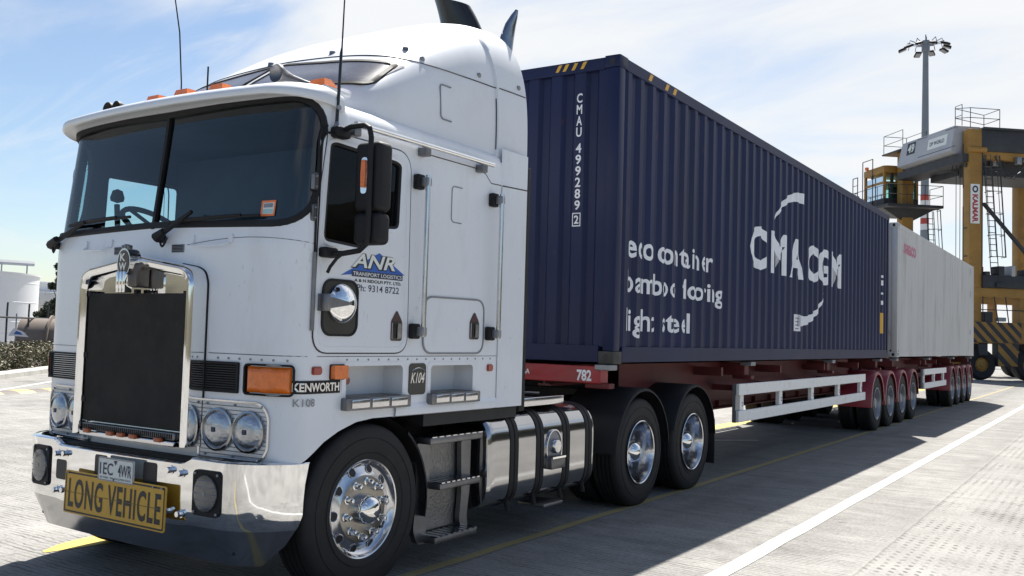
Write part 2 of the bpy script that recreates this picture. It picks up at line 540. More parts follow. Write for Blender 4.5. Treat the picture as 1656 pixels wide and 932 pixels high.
# ------------------------------------------------------------------ ground
def ground_material():
    m = bpy.data.materials.new("grooved_concrete"); m.use_nodes = True
    n, l = m.node_tree.nodes, m.node_tree.links
    b = n['Principled BSDF']; b.inputs['Roughness'].default_value = 0.85
    b.inputs['Specular IOR Level'].default_value = 0.25
    t = n.new('ShaderNodeTexCoord'); sp = n.new('ShaderNodeSeparateXYZ'); l.new(t.outputs['Object'], sp.inputs[0])
    def M(op, a, c=None, clamp=False):
        k = n.new('ShaderNodeMath'); k.operation = op; k.use_clamp = clamp
        for i, v in enumerate((a, c)):
            if v is None: continue
            if isinstance(v, (int, float)): k.inputs[i].default_value = v
            else: l.new(v, k.inputs[i])
        return k.outputs[0]
    def noise(scale, det=5, rough=0.6, vec=None, st=None):
        k = n.new('ShaderNodeTexNoise'); k.inputs['Scale'].default_value = scale
        k.inputs['Detail'].default_value = det; k.inputs['Roughness'].default_value = rough
        v = t.outputs['Object']
        if st:
            mpn = n.new('ShaderNodeMapping'); mpn.inputs['Scale'].default_value = st
            l.new(v, mpn.inputs[0]); v = mpn.outputs[0]
        l.new(v, k.inputs['Vector'])
        return k.outputs['Fac']
    def ramp(v, a, b_, lo=0.0, hi=1.0):
        k = n.new('ShaderNodeMapRange'); k.inputs['From Min'].default_value = a; k.inputs['From Max'].default_value = b_
        k.inputs['To Min'].default_value = lo; k.inputs['To Max'].default_value = hi
        l.new(v, k.inputs['Value']); return k.outputs[0]
    big = noise(0.22, 6); mid = noise(1.6, 6); fine = noise(38, 4, 0.7); streak = noise(1.0, 5, 0.6, st=(2.2, 0.12, 1))
    band = noise(1.0, 4, 0.6, st=(0.12, 1.6, 1))
    # tining grooves running across the lane
    wob = M('MULTIPLY', noise(0.9, 3), 0.10)
    wob2 = M('MULTIPLY', noise(9.0, 3), 0.05)
    gy = M('ADD', M('ADD', sp.outputs[1], wob), wob2)
    gr = M('SINE', M('MULTIPLY', gy, 2 * math.pi / 0.050))
    gr = ramp(gr, 0.25, 0.95)
    gr = M('MULTIPLY', gr, ramp(noise(3.5, 4, 0.7, st=(0.5, 2.2, 1)), 0.40, 0.60))
    # roller-dimpled strip beyond the lane edge
    inp = ramp(M('ADD', sp.outputs[0], M('MULTIPLY', noise(7, 3), 0.10)), 3.54, 3.58)
    dx = M('SINE', M('MULTIPLY', M('ADD', sp.outputs[0], wob2), 2 * math.pi / 0.085)); dy = M('SINE', M('MULTIPLY', M('ADD', M('ADD', sp.outputs[1], M('MULTIPLY', sp.outputs[0], 0.55)), wob), 2 * math.pi / 0.11))
    dots = ramp(M('ADD', M('ADD', dx, dy), M('MULTIPLY', M('SUBTRACT', noise(16, 3), 0.5), 2.4)), 0.7, 1.4)
    dots = M('MULTIPLY', dots, ramp(noise(1.1, 5, 0.7), 0.40, 0.60))
    grm = M('ADD', M('MULTIPLY', gr, M('SUBTRACT', 1.0, inp)), M('MULTIPLY', dots, inp))
    # joints
    jy = M('ABSOLUTE', M('SUBTRACT', M('MODULO', M('ADD', sp.outputs[1], 602.53), 6.0), 0.0))
    j1 = M('LESS_THAN', jy, 0.022)
    j2 = M('LESS_THAN', M('ABSOLUTE', M('SUBTRACT', sp.outputs[0], M('ADD', 3.54, M('MULTIPLY', noise(6, 3), 0.02)))), 0.010)
    j3 = M('LESS_THAN', M('ABSOLUTE', M('MODULO', M('ADD', sp.outputs[0], 407.3), 7.0)), 0.02)
    joint = M('MAXIMUM', j1, M('MAXIMUM', M('MULTIPLY', j2, 0.8), j3))
    val = M('ADD', ramp(big, 0.3, 0.7, 0.86, 1.10), ramp(mid, 0.3, 0.7, -0.13, 0.10))
    val = M('ADD', val, ramp(fine, 0.32, 0.68, -0.26, 0.16))
    val = M('ADD', val, ramp(streak, 0.3, 0.7, -0.11, 0.08))
    val = M('ADD', val, ramp(band, 0.3, 0.7, -0.06, 0.06))
    val = M('MULTIPLY', val, M('SUBTRACT', 1.0, M('MULTIPLY', grm, 0.58)))
    val = M('MULTIPLY', val, M('SUBTRACT', 1.0, M('MULTIPLY', joint, 0.26)))
    blot = noise(0.55, 8, 0.72)
    val = M('MULTIPLY', val, M('SUBTRACT', 1.0, M('MULTIPLY', ramp(blot, 0.54, 0.70), 0.30)))
    spots = noise(5.5, 3, 0.5)
    val = M('MULTIPLY', val, M('SUBTRACT', 1.0, M('MULTIPLY', ramp(spots, 0.70, 0.76), 0.45)))
    # tyre-dark lane between the lines
    lane = M('MULTIPLY', ramp(sp.outputs[0], -1.6, -0.8), ramp(sp.outputs[0], 1.6, 2.6, 1, 0))
    val = M('MULTIPLY', val, M('SUBTRACT', 1.0, M('MULTIPLY', lane, M('MULTIPLY', ramp(streak, 0.25, 0.6), 0.34))))
    mx = n.new('ShaderNodeVectorMath'); mx.operation = 'SCALE'
    mx.inputs[0].default_value = (0.315, 0.307, 0.291)
    l.new(val, mx.inputs['Scale']); l.new(mx.outputs[0], b.inputs['Base Color'])
    hgt = M('SUBTRACT', M('MULTIPLY', fine, 0.35), grm)
    bp = n.new('ShaderNodeBump'); bp.inputs['Strength'].default_value = 0.5; bp.inputs['Distance'].default_value = 0.006
    l.new(hgt, bp.inputs['Height']); l.new(bp.outputs[0], b.inputs['Normal'])
    return m
GROUND = ground_material()
g = MB()
g.add([(-2500, -2500, 0), (2500, -2500, 0), (2500, 2500, 0), (-2500, 2500, 0)], [(0, 1, 2, 3)], GROUND)
tag(g.build("ground", smooth=0), kind='structure')
def strip(name, m, x0, x1, y0, y1, z=0.004, seg=60, wob=0.006):
    b = MB(); P = []
    rnd = random.Random(len(name))
    for i in range(seg + 1):
        y = y0 + (y1 - y0) * i / seg
        P.append([(x0 + rnd.uniform(-wob, wob), y, z), (x1 + rnd.uniform(-wob, wob), y, z)])
    b.grid(P, m)
    return tag(b.build(name, smooth=0), kind='structure')
strip("white_lane_line", LINEW, 2.725, 2.855, -9, 120, seg=260)
strip("yellow_lane_line", LINEY, 1.12, 1.21, -9, 60, seg=150)
b = MB()
LY2 = mat("fresh_yellow_paint", (0.62, 0.44, 0.08), 0.7, 0, 0.08, 5, 0.15, 60, 0, (0.36, 0.32, 0.22), 0.6, 5)
P = [[(-1.22, -3.92, .004), (-1.17, -3.94, .004)], [(-1.33, -3.74, .004), (-1.13, -3.72, .004)], [(-1.40, -3.45, .004), (-1.10, -3.5, .004)], [(-1.42, -3.0, .004), (-1.10, -3.0, .004)]] + [[(-1.42, y_, .004), (-1.10, y_, .004)] for y_ in (0, 10, 40)]
b.grid(P, LY2)
tag(b.build("yellow_lane_line", smooth=0), kind='structure')
b = MB(); b.add([(-0.55, 6.9, .004), (-0.48, 6.83, .004), (0.14, 7.5, .004), (0.07, 7.57, .004)], [(0, 1, 2, 3)], LINEW)
tag(b.build("road_marking", smooth=0), kind='structure')
strip("white_edge_line", LINEW, -3.9, -3.76, 4, 60, seg=20)

# kerb, planted bed, hedge
K0, KD = Vector((-21.0, 6.6, 0)), Vector((-0.676, 0.737, 0)).normalized()
KN = Vector((KD.y, -KD.x, 0))             # towards the road
if KN.x < 0:
    KN = -KN
def K(a, off, z):
    p = K0 + KD * a - KN * off
    return Vector((p.x, p.y, z))
b = MB()
for i in range(-12, 20):
    a0, a1 = i * 1.5 + 0.006, (i + 1) * 1.5 - 0.006
    b.grid([[K(a, -0.02, 0), K(a, 0.0, 0.13), K(a, 0.03, 0.16), K(a, 0.42, 0.17), K(a, 0.42, 0.0)] for a in (a0, a1)], KERBM)
tag(b.build("kerb"), kind='structure')
b = MB(); b.grid([[K(a, 0.42, 0.12), K(a, 12, 0.12)] for a in (-18, 30)], mat("soil", (0.10, 0.08, 0.06), 0.95, 0, 0.3, 3, 0.3, 12))
tag(b.build("planting_bed", smooth=0), kind='structure')
strip_e = MB(); strip_e.grid([[K(a, -1.55, .004), K(a, -1.42, .004)] for a in (-18, 30)], LINEW)
tag(strip_e.build("white_kerbside_line", smooth=0), kind='structure')

def leaves(b, n, place, size, mats, rnd, flat=0.5):
    for _ in range(n):
        p, nv = place(rnd)
        s = size * rnd.uniform(0.6, 1.3)
        d = Vector((rnd.gauss(0, 1), rnd.gauss(0, 1), rnd.gauss(0, flat))).normalized()
        e = d.cross(Vector((rnd.gauss(0, 1), rnd.gauss(0, 1), rnd.gauss(0, 1)))).normalized()
        b.add([p - d * s, p + e * s * 0.45, p + d * s, p - e * s * 0.45], [(0, 1, 2, 3)], mats[0] if rnd.random() < mats[2] else mats[1])
hd = empty("hedge", K(5, 1.5, 0.12))
tag(hd, "low dry green hedge growing behind the kerb, left of the truck", "hedge")
rnd = random.Random(5)
def hedge_top(a):
    return 0.74 + 0.08 * math.sin(a * 1.7) + 0.07 * math.sin(a * 4.3 + 1) + 0.05 * math.sin(a * 9.1)
def in_hedge(r):
    a = r.uniform(-8, 14); h = hedge_top(a)
    s = r.random()
    if s < 0.45:
        off, z = 0.55 + r.uniform(-0.1, 0.25), r.uniform(0.14, h)
    elif s < 0.8:
        off, z = r.uniform(0.5, 2.3), h + r.gauss(0, 0.05)
    else:
        off, z = r.uniform(0.5, 2.3), r.uniform(0.14, h)
    off += (0.12 * math.sin(a * 3.1 + z * 4))
    return K(a, off, z), None
def in_hedge_top(r):
    a = r.uniform(-8, 14); h = hedge_top(a)
    z = h - abs(r.gauss(0, 0.14)) + 0.06
    return K(a, r.uniform(0.42, 2.3), z), None
b = MB(); leaves(b, 15000, in_hedge, 0.06, (HEDGEM, HEDGE2, 0.8), rnd)
leaves(b, 9000, in_hedge_top, 0.055, (HEDGE2, HEDGEM, 0.7), rnd)
b.build("foliage", hd, smooth=0)

# speed hump with yellow and dark bands
b = MB()
H0, HU = Vector((-15.65, 3.4, 0)), Vector((-0.20, 1.0, 0)).normalized()
HV = Vector((HU.y, -HU.x, 0))
prof = [(-0.24, 0.0), (-0.16, 0.045), (-0.05, 0.065), (0.05, 0.065), (0.16, 0.045), (0.24, 0.0)]
for i in range(-1, 8):
    for k in range(len(prof) - 1):
        (p0, z0), (p1, z1) = prof[k], prof[k + 1]
        a0, a1 = i * 0.42, (i + 1) * 0.42
        sk = 0.45
        q = [H0 + HU * (a0 + sk * p0) + HV * p0 + Vector((0, 0, z0)), H0 + HU * (a1 + sk * p0) + HV * p0 + Vector((0, 0, z0)),
             H0 + HU * (a1 + sk * p1) + HV * p1 + Vector((0, 0, z1)), H0 + HU * (a0 + sk * p1) + HV * p1 + Vector((0, 0, z1))]
        b.add(q, [(0, 1, 2, 3)], HUMPY if i % 2 else HUMPK)
o = b.build("speed_hump", origin=H0)
tag(o, "low yellow and brown striped speed hump on the concrete left of the truck", "speed hump")

# invented bank out of view, added to darken reflections in tank and chrome
b = MB(); P = []
rnd2 = random.Random(11)
for k in range(61):
    a = R(-150 + 234 * k / 60)
    c = Vector((5 + 78 * math.cos(a), -5 + 78 * math.sin(a), 0))
    d = Vector((math.cos(a), math.sin(a), 0))
    h = 6.5 + rnd2.uniform(-1.2, 1.2) + 8.0 * max(0.0, min(1.0, (k / 60 - 0.62) / 0.2))
    P.append([c, c + d * 3 + Vector((0, 0, h * 0.7)), c + d * 6 + Vector((0, 0, h)), c + d * 20 + Vector((0, 0, h * 0.9)), c + d * 24])
b.grid(P, mat("added_bank_dark", (0.075, 0.07, 0.05), 0.95, 0, 0.5, 0.6, 0.4, 1.5))
tag(b.build("added_reflection_bank", smooth=60), kind='structure')
# ------------------------------------------------------------------ the truck
HWID = 1.235
truck = empty("truck", (0, -2.6, 0))
tag(truck, "white cab-over truck with roof fairing and a LONG VEHICLE board on its chrome bumper", "truck")

# plan outline of the cab: front centre -> near corner -> near side -> back
_base = []
x = 0.0
while x < 1.0 - 1e-6:
    _base.append((x, -4.05 + 0.05 * x * x)); x += 0.02
for k in range(17):
    a = R(90 * k / 16)
    _base.append((1.0 + 0.235 * math.sin(a), -3.84 - 0.16 * math.cos(a)))
SFRONT = None
y = -3.82
while y < -1.95 + 1e-6:
    _base.append((HWID, y)); y += 0.02
_base.append((HWID, -1.95))
_S = [0.0]
for p, q in zip(_base, _base[1:]):
    _S.append(_S[-1] + math.hypot(q[0] - p[0], q[1] - p[1]))
S_SIDE = _S[50 + 16]
def lean(y, z):
    return 0.12 * max(0.0, min(z, 2.92) - 2.1) * max(0.0, min(1.0, (-3.50 - y) / 0.35))
def base_at(s):
    sg = 1 if s >= 0 else -1; s = abs(s)
    i = 0
    while i < len(_S) - 2 and _S[i + 1] < s:
        i += 1
    t = (s - _S[i]) / max(1e-9, _S[i + 1] - _S[i])
    p, q = _base[i], _base[i + 1]
    d = Vector((q[0] - p[0], q[1] - p[1], 0)).normalized()
    return sg * (p[0] + (q[0] - p[0]) * t), p[1] + (q[1] - p[1]) * t, Vector((sg * -d.y * -1, 0, 0)) + Vector((0, -d.x, 0))
def front(s, z, off=0.0):
    """point on the cab front wrapped round the corners: s = distance round from the centre line"""
    x, y, nv = base_at(s)
    y += lean(y, z)
    nv = nv.normalized()
    return Vector((x + nv.x * off, y + nv.y * off, z))
FR = lambda u, v, w: front(u, v, w)
FLAT = lambda y0: (lambda u, v, w: Vector((u, y0 - w, v)))          # -Y face
XS = [p[0] for p in _base]
def s_of_x(x):
    sg = 1 if x >= 0 else -1; x = abs(x)
    for i in range(len(_base) - 1):
        if _base[i + 1][0] >= x and _base[i + 1][0] > _base[i][0]:
            return sg * (_S[i] + (_S[i + 1] - _S[i]) * (x - _base[i][0]) / (_base[i + 1][0] - _base[i][0]))
    return sg * S_SIDE

WS = fillet([(-1.40, 2.205), (0, 2.235), (1.27, 2.205), (1.285, 2.96), (0.7, 2.972), (0, 2.955), (-0.7, 2.972), (-1.41, 2.93)],
            [0.24, 0.0, 0.24, 0.26, 0.2, 0, 0.2, 0.26], 9)
WIN = fillet([(-3.80, 2.12), (-3.42, 2.10), (-3.36, 2.24), (-3.12, 2.26), (-3.11, 2.68), (-3.16, 2.70), (-3.72, 2.72), (-3.77, 2.70)], [0.05, 0.05, 0.06, 0.05, 0.05, 0.06, 0.05, 0.05], 4)
WINR = [(p[0] + 0.19, p[1]) for p in fillet([(-3.80, 2.12), (-3.12, 2.12), (-3.11, 2.72), (-3.78, 2.72)], 0.06, 5)]
STEP1 = (-3.56, 1.185, -3.02, 1.40)
STEP2 = (-2.74, 1.185, -2.24, 1.395)
ZLOW = [(-3.95, 0.835), (-3.88, 0.85), (-3.80, 0.90), (-3.72, 0.955), (-3.6, 1.01), (-3.45, 1.055), (-3.3, 1.07), (-1.0, 1.07)]
def cab_levels():
    zs = []
    z = 0.835
    while z < 2.985:
        zs.append(z); z += 0.02
    return zs
def ztop(y):
    """where the wall turns into the roof shoulder: higher over the windscreen"""
    t = max(0.0, min(1.0, (-3.62 - y) / 0.22))
    return 2.86 + 0.125 * t * t * (3 - 2 * t)
def cab_skin(name, off, m, top):
    b = MB()
    i = b.mi(m)
    cols = [(sg * s, k) for sg in (1,) for k, s in enumerate(_S)]
    ring = [(s, _base[k]) for k, s in enumerate(_S)]
    for sg in (1, -1):
        rows = []
        zs = cab_levels()
        for z in zs:
            row = []
            for s, p in ring:
                zl = lerp_tab(ZLOW, p[1])
                q = front(sg * s, min(max(z, zl), ztop(p[1])), -off)
                row.append(q)
            rows.append(row)
        # rounded shoulder into the roof
        for k in range(1, 7):
            a = R(90 * k / 6)
            row = []
            for s, p in ring:
                zt_ = ztop(p[1])
                zz_ = zt_ + max(0.02, 2.985 - zt_) * math.sin(a)
                q = front(sg * s, zt_, -off - 0.14 * (1 - math.cos(a)))
                row.append(Vector((q.x, q.y, zz_ - off)))
            rows.append(row)
        vs = [[b.bm.verts.new(q) for q in row] for row in rows]
        for r in range(len(rows) - 1):
            for c in range(len(ring) - 1):
                s_m = sg * (ring[c][0] + ring[c + 1][0]) / 2
                cc = (rows[r][c] + rows[r + 1][c + 1]) / 2
                zc = (max(zs[r], 0) + max(zs[r + 1], 0)) / 2 if r + 1 < len(zs) else 3
                if zc < 3 and cc.y < (-3.78 if sg > 0 else -3.60) and inside(WS, s_m, zc):
                    continue
                if abs(s_m) >= S_SIDE - 0.01 and zc < 3:
                    yy = cc.y
                    if inside(WIN if sg > 0 else WINR, yy, zc):
                        continue
                    if sg > 0:
                        st = False
                        for q in (STEP1, STEP2):
                            if q[0] < yy < q[2] and q[1] < zc < q[3]:
                                st = True
                        if st:
                            continue
                f = [vs[r][c], vs[r][c + 1], vs[r + 1][c + 1], vs[r + 1][c]]
                try:
                    b.bm.faces.new(f).material_index = i
                except ValueError:
                    pass
        if top:
            last = vs[-1]
            tv = [b.bm.verts.new((0, v.co.y, v.co.z + 0.02 * (1 - (v.co.x / 1.1) ** 2))) for v in last]
            for c in range(len(last) - 1):
                try:
                    b.bm.faces.new([last[c], last[c + 1], tv[c + 1], tv[c]]).material_index = i
                except ValueError:
                    pass
    # back wall
    b.add([(-HWID + off, -1.95 - off, 1.07), (HWID - off, -1.95 - off, 1.07), (HWID - off, -1.95 - off, 2.9), (-HWID + off, -1.95 - off, 2.9)], [(0, 1, 2, 3)], m)
    return b
b = cab_skin("cab_body", 0.0, WHITE, True)
# riveted seam, raised hatch outlines and rivets live in the body's own mesh
SD = SIDE(HWID)
def line_side(pts, r=0.004, m=INK, off=0.0):
    b.tube([SD(p[0], p[1], off) for p in pts], r, m, 5)
line_side([(-3.80, 1.452), (-1.95, 1.452)], 0.003, STEEL, -0.001)
for k in range(17):
    yy = -3.55 + k * 0.095
    b.lathe([(0.007, 0.0), (0.006, 0.003), (0.0, 0.004)], SD(yy, 1.432, 0), 'x', STEEL, 8)
for k in range(7):
    ss = 0.66 + k * 0.085
    b.tube([front(ss, 1.425, 0), front(ss, 1.425, 0.005)], 0.007, STEEL, 8)
b.tube([front(0.58 + 0.7 * k / 14, 1.452, 0.0) for k in range(15)], 0.0028, STEEL, 5)
b.tube([front(-0.58 - 0.7 * k / 14, 1.452, 0.0) for k in range(15)], 0.0028, STEEL, 5)
b.tube([front(0.35 + 0.95 * k / 20, 2.10 + 0.035 * math.sin(math.pi * k / 20), 0.0) for k in range(21)], 0.0025, STEEL, 5)
# roof ledge seam along the sleeper
line_side([(-2.95, 2.80), (-2.3, 2.80), (-2.16, 2.78), (-2.08, 2.72), (-1.95, 2.725)], 0.004, INK, -0.001)
cab = b.build("cab_body", truck, smooth=40, merge=0.0008)
b = cab_skin("cab_lining", 0.045, LINER, True)
b.add([(-1.18, -3.88, 1.15), (1.18, -3.88, 1.15), (1.18, -1.99, 1.15), (-1.18, -1.99, 1.15)], [(0, 1, 2, 3)], LINER)
b.box((-1.17, -2.98, 1.16), (1.17, -2.93, 2.9), LINER)                          # sleeper curtain
b.build("cab_lining", truck, smooth=40, merge=0.0008)
# dashboard, seats, steering wheel
b = MB()
P = []
for k in range(-11, 12):
    xx = k * 0.1
    P.append([(xx, -3.83, 2.19), (xx, -3.70, 2.25 + (0.05 if -9 < k < -2 else 0)), (xx, -3.55, 2.25 + (0.09 if -9 < k < -2 else 0)), (xx, -3.50, 2.12), (xx, -3.50, 1.5)])
b.grid(P, BLACK)
b.build("dashboard", truck)
for sx in (-0.62, 0.62):
    b = MB()
    b.box((sx - 0.25, -3.30, 1.72), (sx + 0.25, -2.99, 1.86), SEATM, 0.05)
    b.box((sx - 0.24, -3.07, 1.85), (sx + 0.24, -2.985, 2.35), SEATM, 0.05)
    b.build("seat", truck)
b = MB()
ctr = Vector((-0.80, -3.46, 2.32)); tilt = Matrix.Rotation(R(-28), 4, 'X')
b.tube([ctr + tilt @ Vector((0.23 * math.cos(2 * math.pi * k / 32), 0.23 * math.sin(2 * math.pi * k / 32), 0)) for k in range(33)], 0.020, BLACK, 8, False)
b.tube([ctr, ctr + tilt @ Vector((0, -0.1, -0.45))], 0.03, BLACK, 8)
for a in (20, 160, 270):
    b.tube([ctr, ctr + tilt @ Vector((0.23 * math.cos(R(a)), 0.23 * math.sin(R(a)), 0))], 0.014, BLACK, 6)
b.build("steering_wheel", truck)
b = MB()
b.tube([(-1.02, -3.60, 2.32), (-1.04, -3.60, 2.48)], 0.02, BLACK, 8)
b.lathe([(0.0, -0.03), (0.045, -0.015), (0.05, 0.01), (0.035, 0.06), (0.0, 0.075)], (-1.04, -3.60, 2.52), 'z', BLACK, 14)
b.tube([(-1.03, -3.6, 2.40), (-0.93, -3.58, 2.36), (-0.86, -3.56, 2.26)], 0.012, BLACK, 6)
b.build("dashboard_fan", truck)

# windscreen: glass wrapped on the front, rubber seal, divider
us = [p[0] for p in WS]; vsz = [p[1] for p in WS]
def ring_pts(poly, d):
    c = Vector((sum(p[0] for p in poly) / len(poly), sum(p[1] for p in poly) / len(poly)))
    out = []
    L = len(poly)
    for i in range(L):
        a, p, q = Vector(poly[i - 1]), Vector(poly[i]), Vector(poly[(i + 1) % L])
        t = (q - a)
        nrm = Vector((t.y, -t.x)).normalized() if t.length > 1e-9 else (p - c).normalized()
        out.append((p.x + nrm.x * d, p.y + nrm.y * d))
    return out
def densify(poly, step=0.05):
    out = []
    for i in range(len(poly)):
        a, q = Vector(poly[i]), Vector(poly[(i + 1) % len(poly)])
        k = max(1, int((q - a).length / step))
        for j in range(k):
            t = a.lerp(q, j / k)
            out.append((t.x, t.y))
    # drop doubles
    res = []
    for p in out:
        if not res or (Vector(p) - Vector(res[-1])).length > 1e-4:
            res.append(p)
    return res
WSD = densify(WS, 0.04)
def wring(b, d0, d1, off, m):
    A, B = ring_pts(WSD, d0), ring_pts(WSD, d1)
    L = len(A)
    vs = [front(p[0], p[1], off) for p in A] + [front(p[0], p[1], off) for p in B]
    b.add(vs, [(i, (i + 1) % L, L + (i + 1) % L, L + i) for i in range(L)], m)
b = MB()
SEG = 50
P = []
for i in range(SEG + 1):
    s = -1.405 + 2.685 * i / SEG
    zl = min(z for z in [p[1] for p in WSD if abs(p[0] - s) < 0.05] or [2.2]) - 0.0
    zh = max([p[1] for p in WSD if abs(p[0] - s) < 0.05] or [2.9])
    P.append([front(s, zl + (zh - zl) * j / 8, -0.012) for j in range(9)])
b.grid(P, WSGLASS)
wsc = b.build("windscreen", truck)
b = MB()
A, B_, C_ = ring_pts(WSD, 0.020), ring_pts(WSD, 0.010), ring_pts(WSD, -0.020)
D_ = ring_pts(WSD, -0.020)
L = len(A)
rows = [[front(p[0], p[1], 0.0) for p in A], [front(p[0], p[1], 0.012) for p in B_], [front(p[0], p[1], 0.010) for p in C_], [front(p[0], p[1], -0.05) for p in D_]]
b.grid(rows, BLACK, closed=True)
b.build("rubber_seal", wsc)
b = MB()
b.grid([[front(s, 2.21 + 0.75 * j / 6, o) for j in range(7)] for s, o in ((-0.012, -0.03), (-0.012, 0.008), (0.012, 0.008), (0.012, -0.03))], BLACK)
b.build("centre_bar", wsc)
b = MB()
st = rr(0.92, 2.262, 1.02, 2.345, 0.006)
b.plate(st, [], lambda u, v, w: front(u, v, -0.008 + w), 0, 0, PLATEW)
b.plate(rr(0.915, 2.257, 1.025, 2.350, 0.006), [rr(0.928, 2.27, 1.012, 2.337, 0.004)], lambda u, v, w: front(u, v, -0.006 + w), 0, 0, ORANGE)
b.plate(rr(0.932, 2.275, 1.005, 2.298, 0.003), [], lambda u, v, w: front(u, v, -0.005 + w), 0, 0, mat("sticker_teal", (0.35, 0.55, 0.56), 0.4))
b.plate(rr(0.935, 2.308, 1.003, 2.332, 0.003), [], lambda u, v, w: front(u, v, -0.005 + w), 0, 0, STEEL)
b.build("registration_sticker", wsc, smooth=0)
# wipers: pivot, arm, blade
def wiper(s0, z0, s1, z1, s2, z2, s3, z3):
    b = MB()
    b.tube([front(s0, z0, 0.0), front(s0, z0, 0.05)], 0.028, BLACK, 10)
    b.tube([front(s0, z0, 0.055), front(s0 + (s1 - s0) * 0.25, z0 + (z1 - z0) * 0.25, 0.06)], [0.034, 0.022], BLACK, 8)
    b.tube([front(s0, z0, 0.055), front(s1, z1, 0.045)], [0.02, 0.012], BLACK, 8)
    b.tube([front(s0 + 0.01, z0, 0.05)] + [front(s0 + 0.02 + 0.07 * k / 6, z0 - 0.055 * math.sin(math.pi * k / 6), 0.045) for k in range(7)], 0.007, BLACK, 6)
    w = b.build("wiper", truck)
    b = MB()
    n_ = 12
    b.tube([front(s2 + (s3 - s2) * k / n_, z2 + (z3 - z2) * k / n_, 0.014 + 0.014 * math.sin(math.pi * k / n_)) for k in range(n_ + 1)], 0.010, BLACK, 6)
    b.tube([front(s2 + (s3 - s2) * k / n_, z2 + (z3 - z2) * k / n_ + 0.005, 0.026 + 0.016 * math.sin(math.pi * k / n_)) for k in range(2, n_ - 1)], 0.010, BLACK, 6)
    b.build("blade", w)
wiper(0.12, 2.145, 0.40, 2.30, 0.16, 2.30 - 0.055, 0.93, 2.262)
wiper(-1.14, 2.145, -0.72, 2.285, -0.98, 2.275, -0.24, 2.300)
# ventilation inlets and grab brackets below the screen
for s in (-0.32, 0.27):
    b = MB()
    b.plate(rr(s - 0.055, 2.055, s + 0.055, 2.105, 0.004), [], FR, 0.0, 0.006, STEEL)
    for k in range(5):
        b.tube([front(s - 0.05, 2.062 + 0.009 * k, 0.007), front(s + 0.05, 2.062 + 0.009 * k, 0.007)], 0.0026, BLACK, 4)
    b.build("air_inlet", truck)
for s0, s1 in ((0.40, 0.72), (-0.72, -0.42)):
    b = MB()
    for s in (s0, s1):
        b.plate(rr(s - 0.014, 2.10, s + 0.014, 2.155, 0.012), [], FR, 0.0, 0.012, WHITE)
    b.tube([front(s0, 2.105, 0.012)] + [front(s0 + (s1 - s0) * k / 8, 2.088, 0.04) for k in range(1, 8)] + [front(s1, 2.105, 0.012)], 0.007, WHITE, 6)
    b.build("grab_bracket", truck)

# sun visor
b = MB()
def ovh(s):
    t = max(0.0, min(1.0, (1.37 - abs(s)) / 0.42))
    return 0.018 + 0.125 * (t * t * (3 - 2 * t))
PR = [(0.0, 2.958), (0.55, 2.932), (0.93, 2.912), (1.03, 2.917), (1.06, 2.932), (1.03, 2.952), (0.85, 2.972), (0.55, 2.993), (0.2, 3.010)]
rows = []
for i in range(81):
    s = -1.42 + 2.84 * i / 80
    a = ovh(s)
    drop = -0.055 * max(0.0, (abs(s) - 0.95) / 0.47) ** 1.6
    lift = 0.040 + 0.018 * max(0.0, 1 - (s / 1.2) ** 2)
    row = []
    q = front(s, 2.92, -0.02)
    row.append(Vector((q.x, q.y, 2.965 + drop)))
    for k, z in PR:
        q = front(s, 2.92, a * k)
        row.append(Vector((q.x, q.y, z + drop + lift * (1 if k > 0 else 0.3))))
    for inn, z in ((0.06, 3.022), (0.22, 3.030), (0.36, 2.93)):
        q = front(s, 2.92, -inn)
        row.append(Vector((q.x, q.y, z + lift + drop * (0.5 if inn < .1 else 0))))
    rows.append(row)
b.grid(rows, WHITE2)
for s in (1.33, -1.33):
    b.tube([front(s, 2.915, 0.02), front(s, 2.915, 0.038)], 0.016, STEEL, 10)
vis = b.build("sun_visor", truck, smooth=50)
# roof furniture: five clearance lamps, three air horns, aerials
for x_, y_, z_ in ((1.03, -3.66, 3.085), (0.30, -3.82, 3.105), (-0.02, -3.84, 3.105), (-0.34, -3.82, 3.105), (-1.03, -3.66, 3.085)):
    b = MB()
    P = [[(x_ - 0.07, y_ - .03, z_), (x_ - 0.055, y_ - .02, z_ + 0.045), (x_ + 0.055, y_ - .02, z_ + 0.045), (x_ + 0.07, y_ - .03, z_)],
         [(x_ - 0.07, y_ + .09, z_), (x_ - 0.045, y_ + .05, z_ + 0.05), (x_ + 0.045, y_ + .05, z_ + 0.05), (x_ + 0.07, y_ + .09, z_)]]
    b.grid(P, ORANGE)
    b.add(P[0], [(0, 1, 2, 3)], ORANGE); b.add(P[1], [(0, 1, 2, 3)], ORANGE)
    b.box((x_ - 0.075, y_ - 0.04, z_ - 0.03), (x_ + 0.075, y_ + 0.20, z_), WHITE2, 0.01)
    b.build("clearance_lamp", truck, smooth=25)
def horn(c, r, L_, m):
    b = MB()
    c = Vector(c)
    prof = [(0.0, 0.02), (r * 0.3, 0.02), (r * 0.85, -0.0), (r, -0.015), (r * 1.02, -0.005), (r, 0.01), (r * 0.7, 0.05), (r * 0.42, 0.12), (r * 0.3, 0.22), (r * 0.22, L_), (0, L_)]
    b.lathe([(a, h) for a, h in prof], c, 'y', m, 24)
    b.tube([c + Vector((0, L_ * 0.6, -0.09)), c + Vector((0, L_ * 0.6, 0))], 0.014, STEEL, 6)
    b.build("air_horn", truck)
horn((0.70, -3.70, 3.20), 0.058, 0.5, ALU)
horn((-0.80, -3.86, 3.10), 0.05, 0.4, BLACK)
horn((-0.70, -3.86, 3.105), 0.043, 0.4, BLACK)
b = MB()
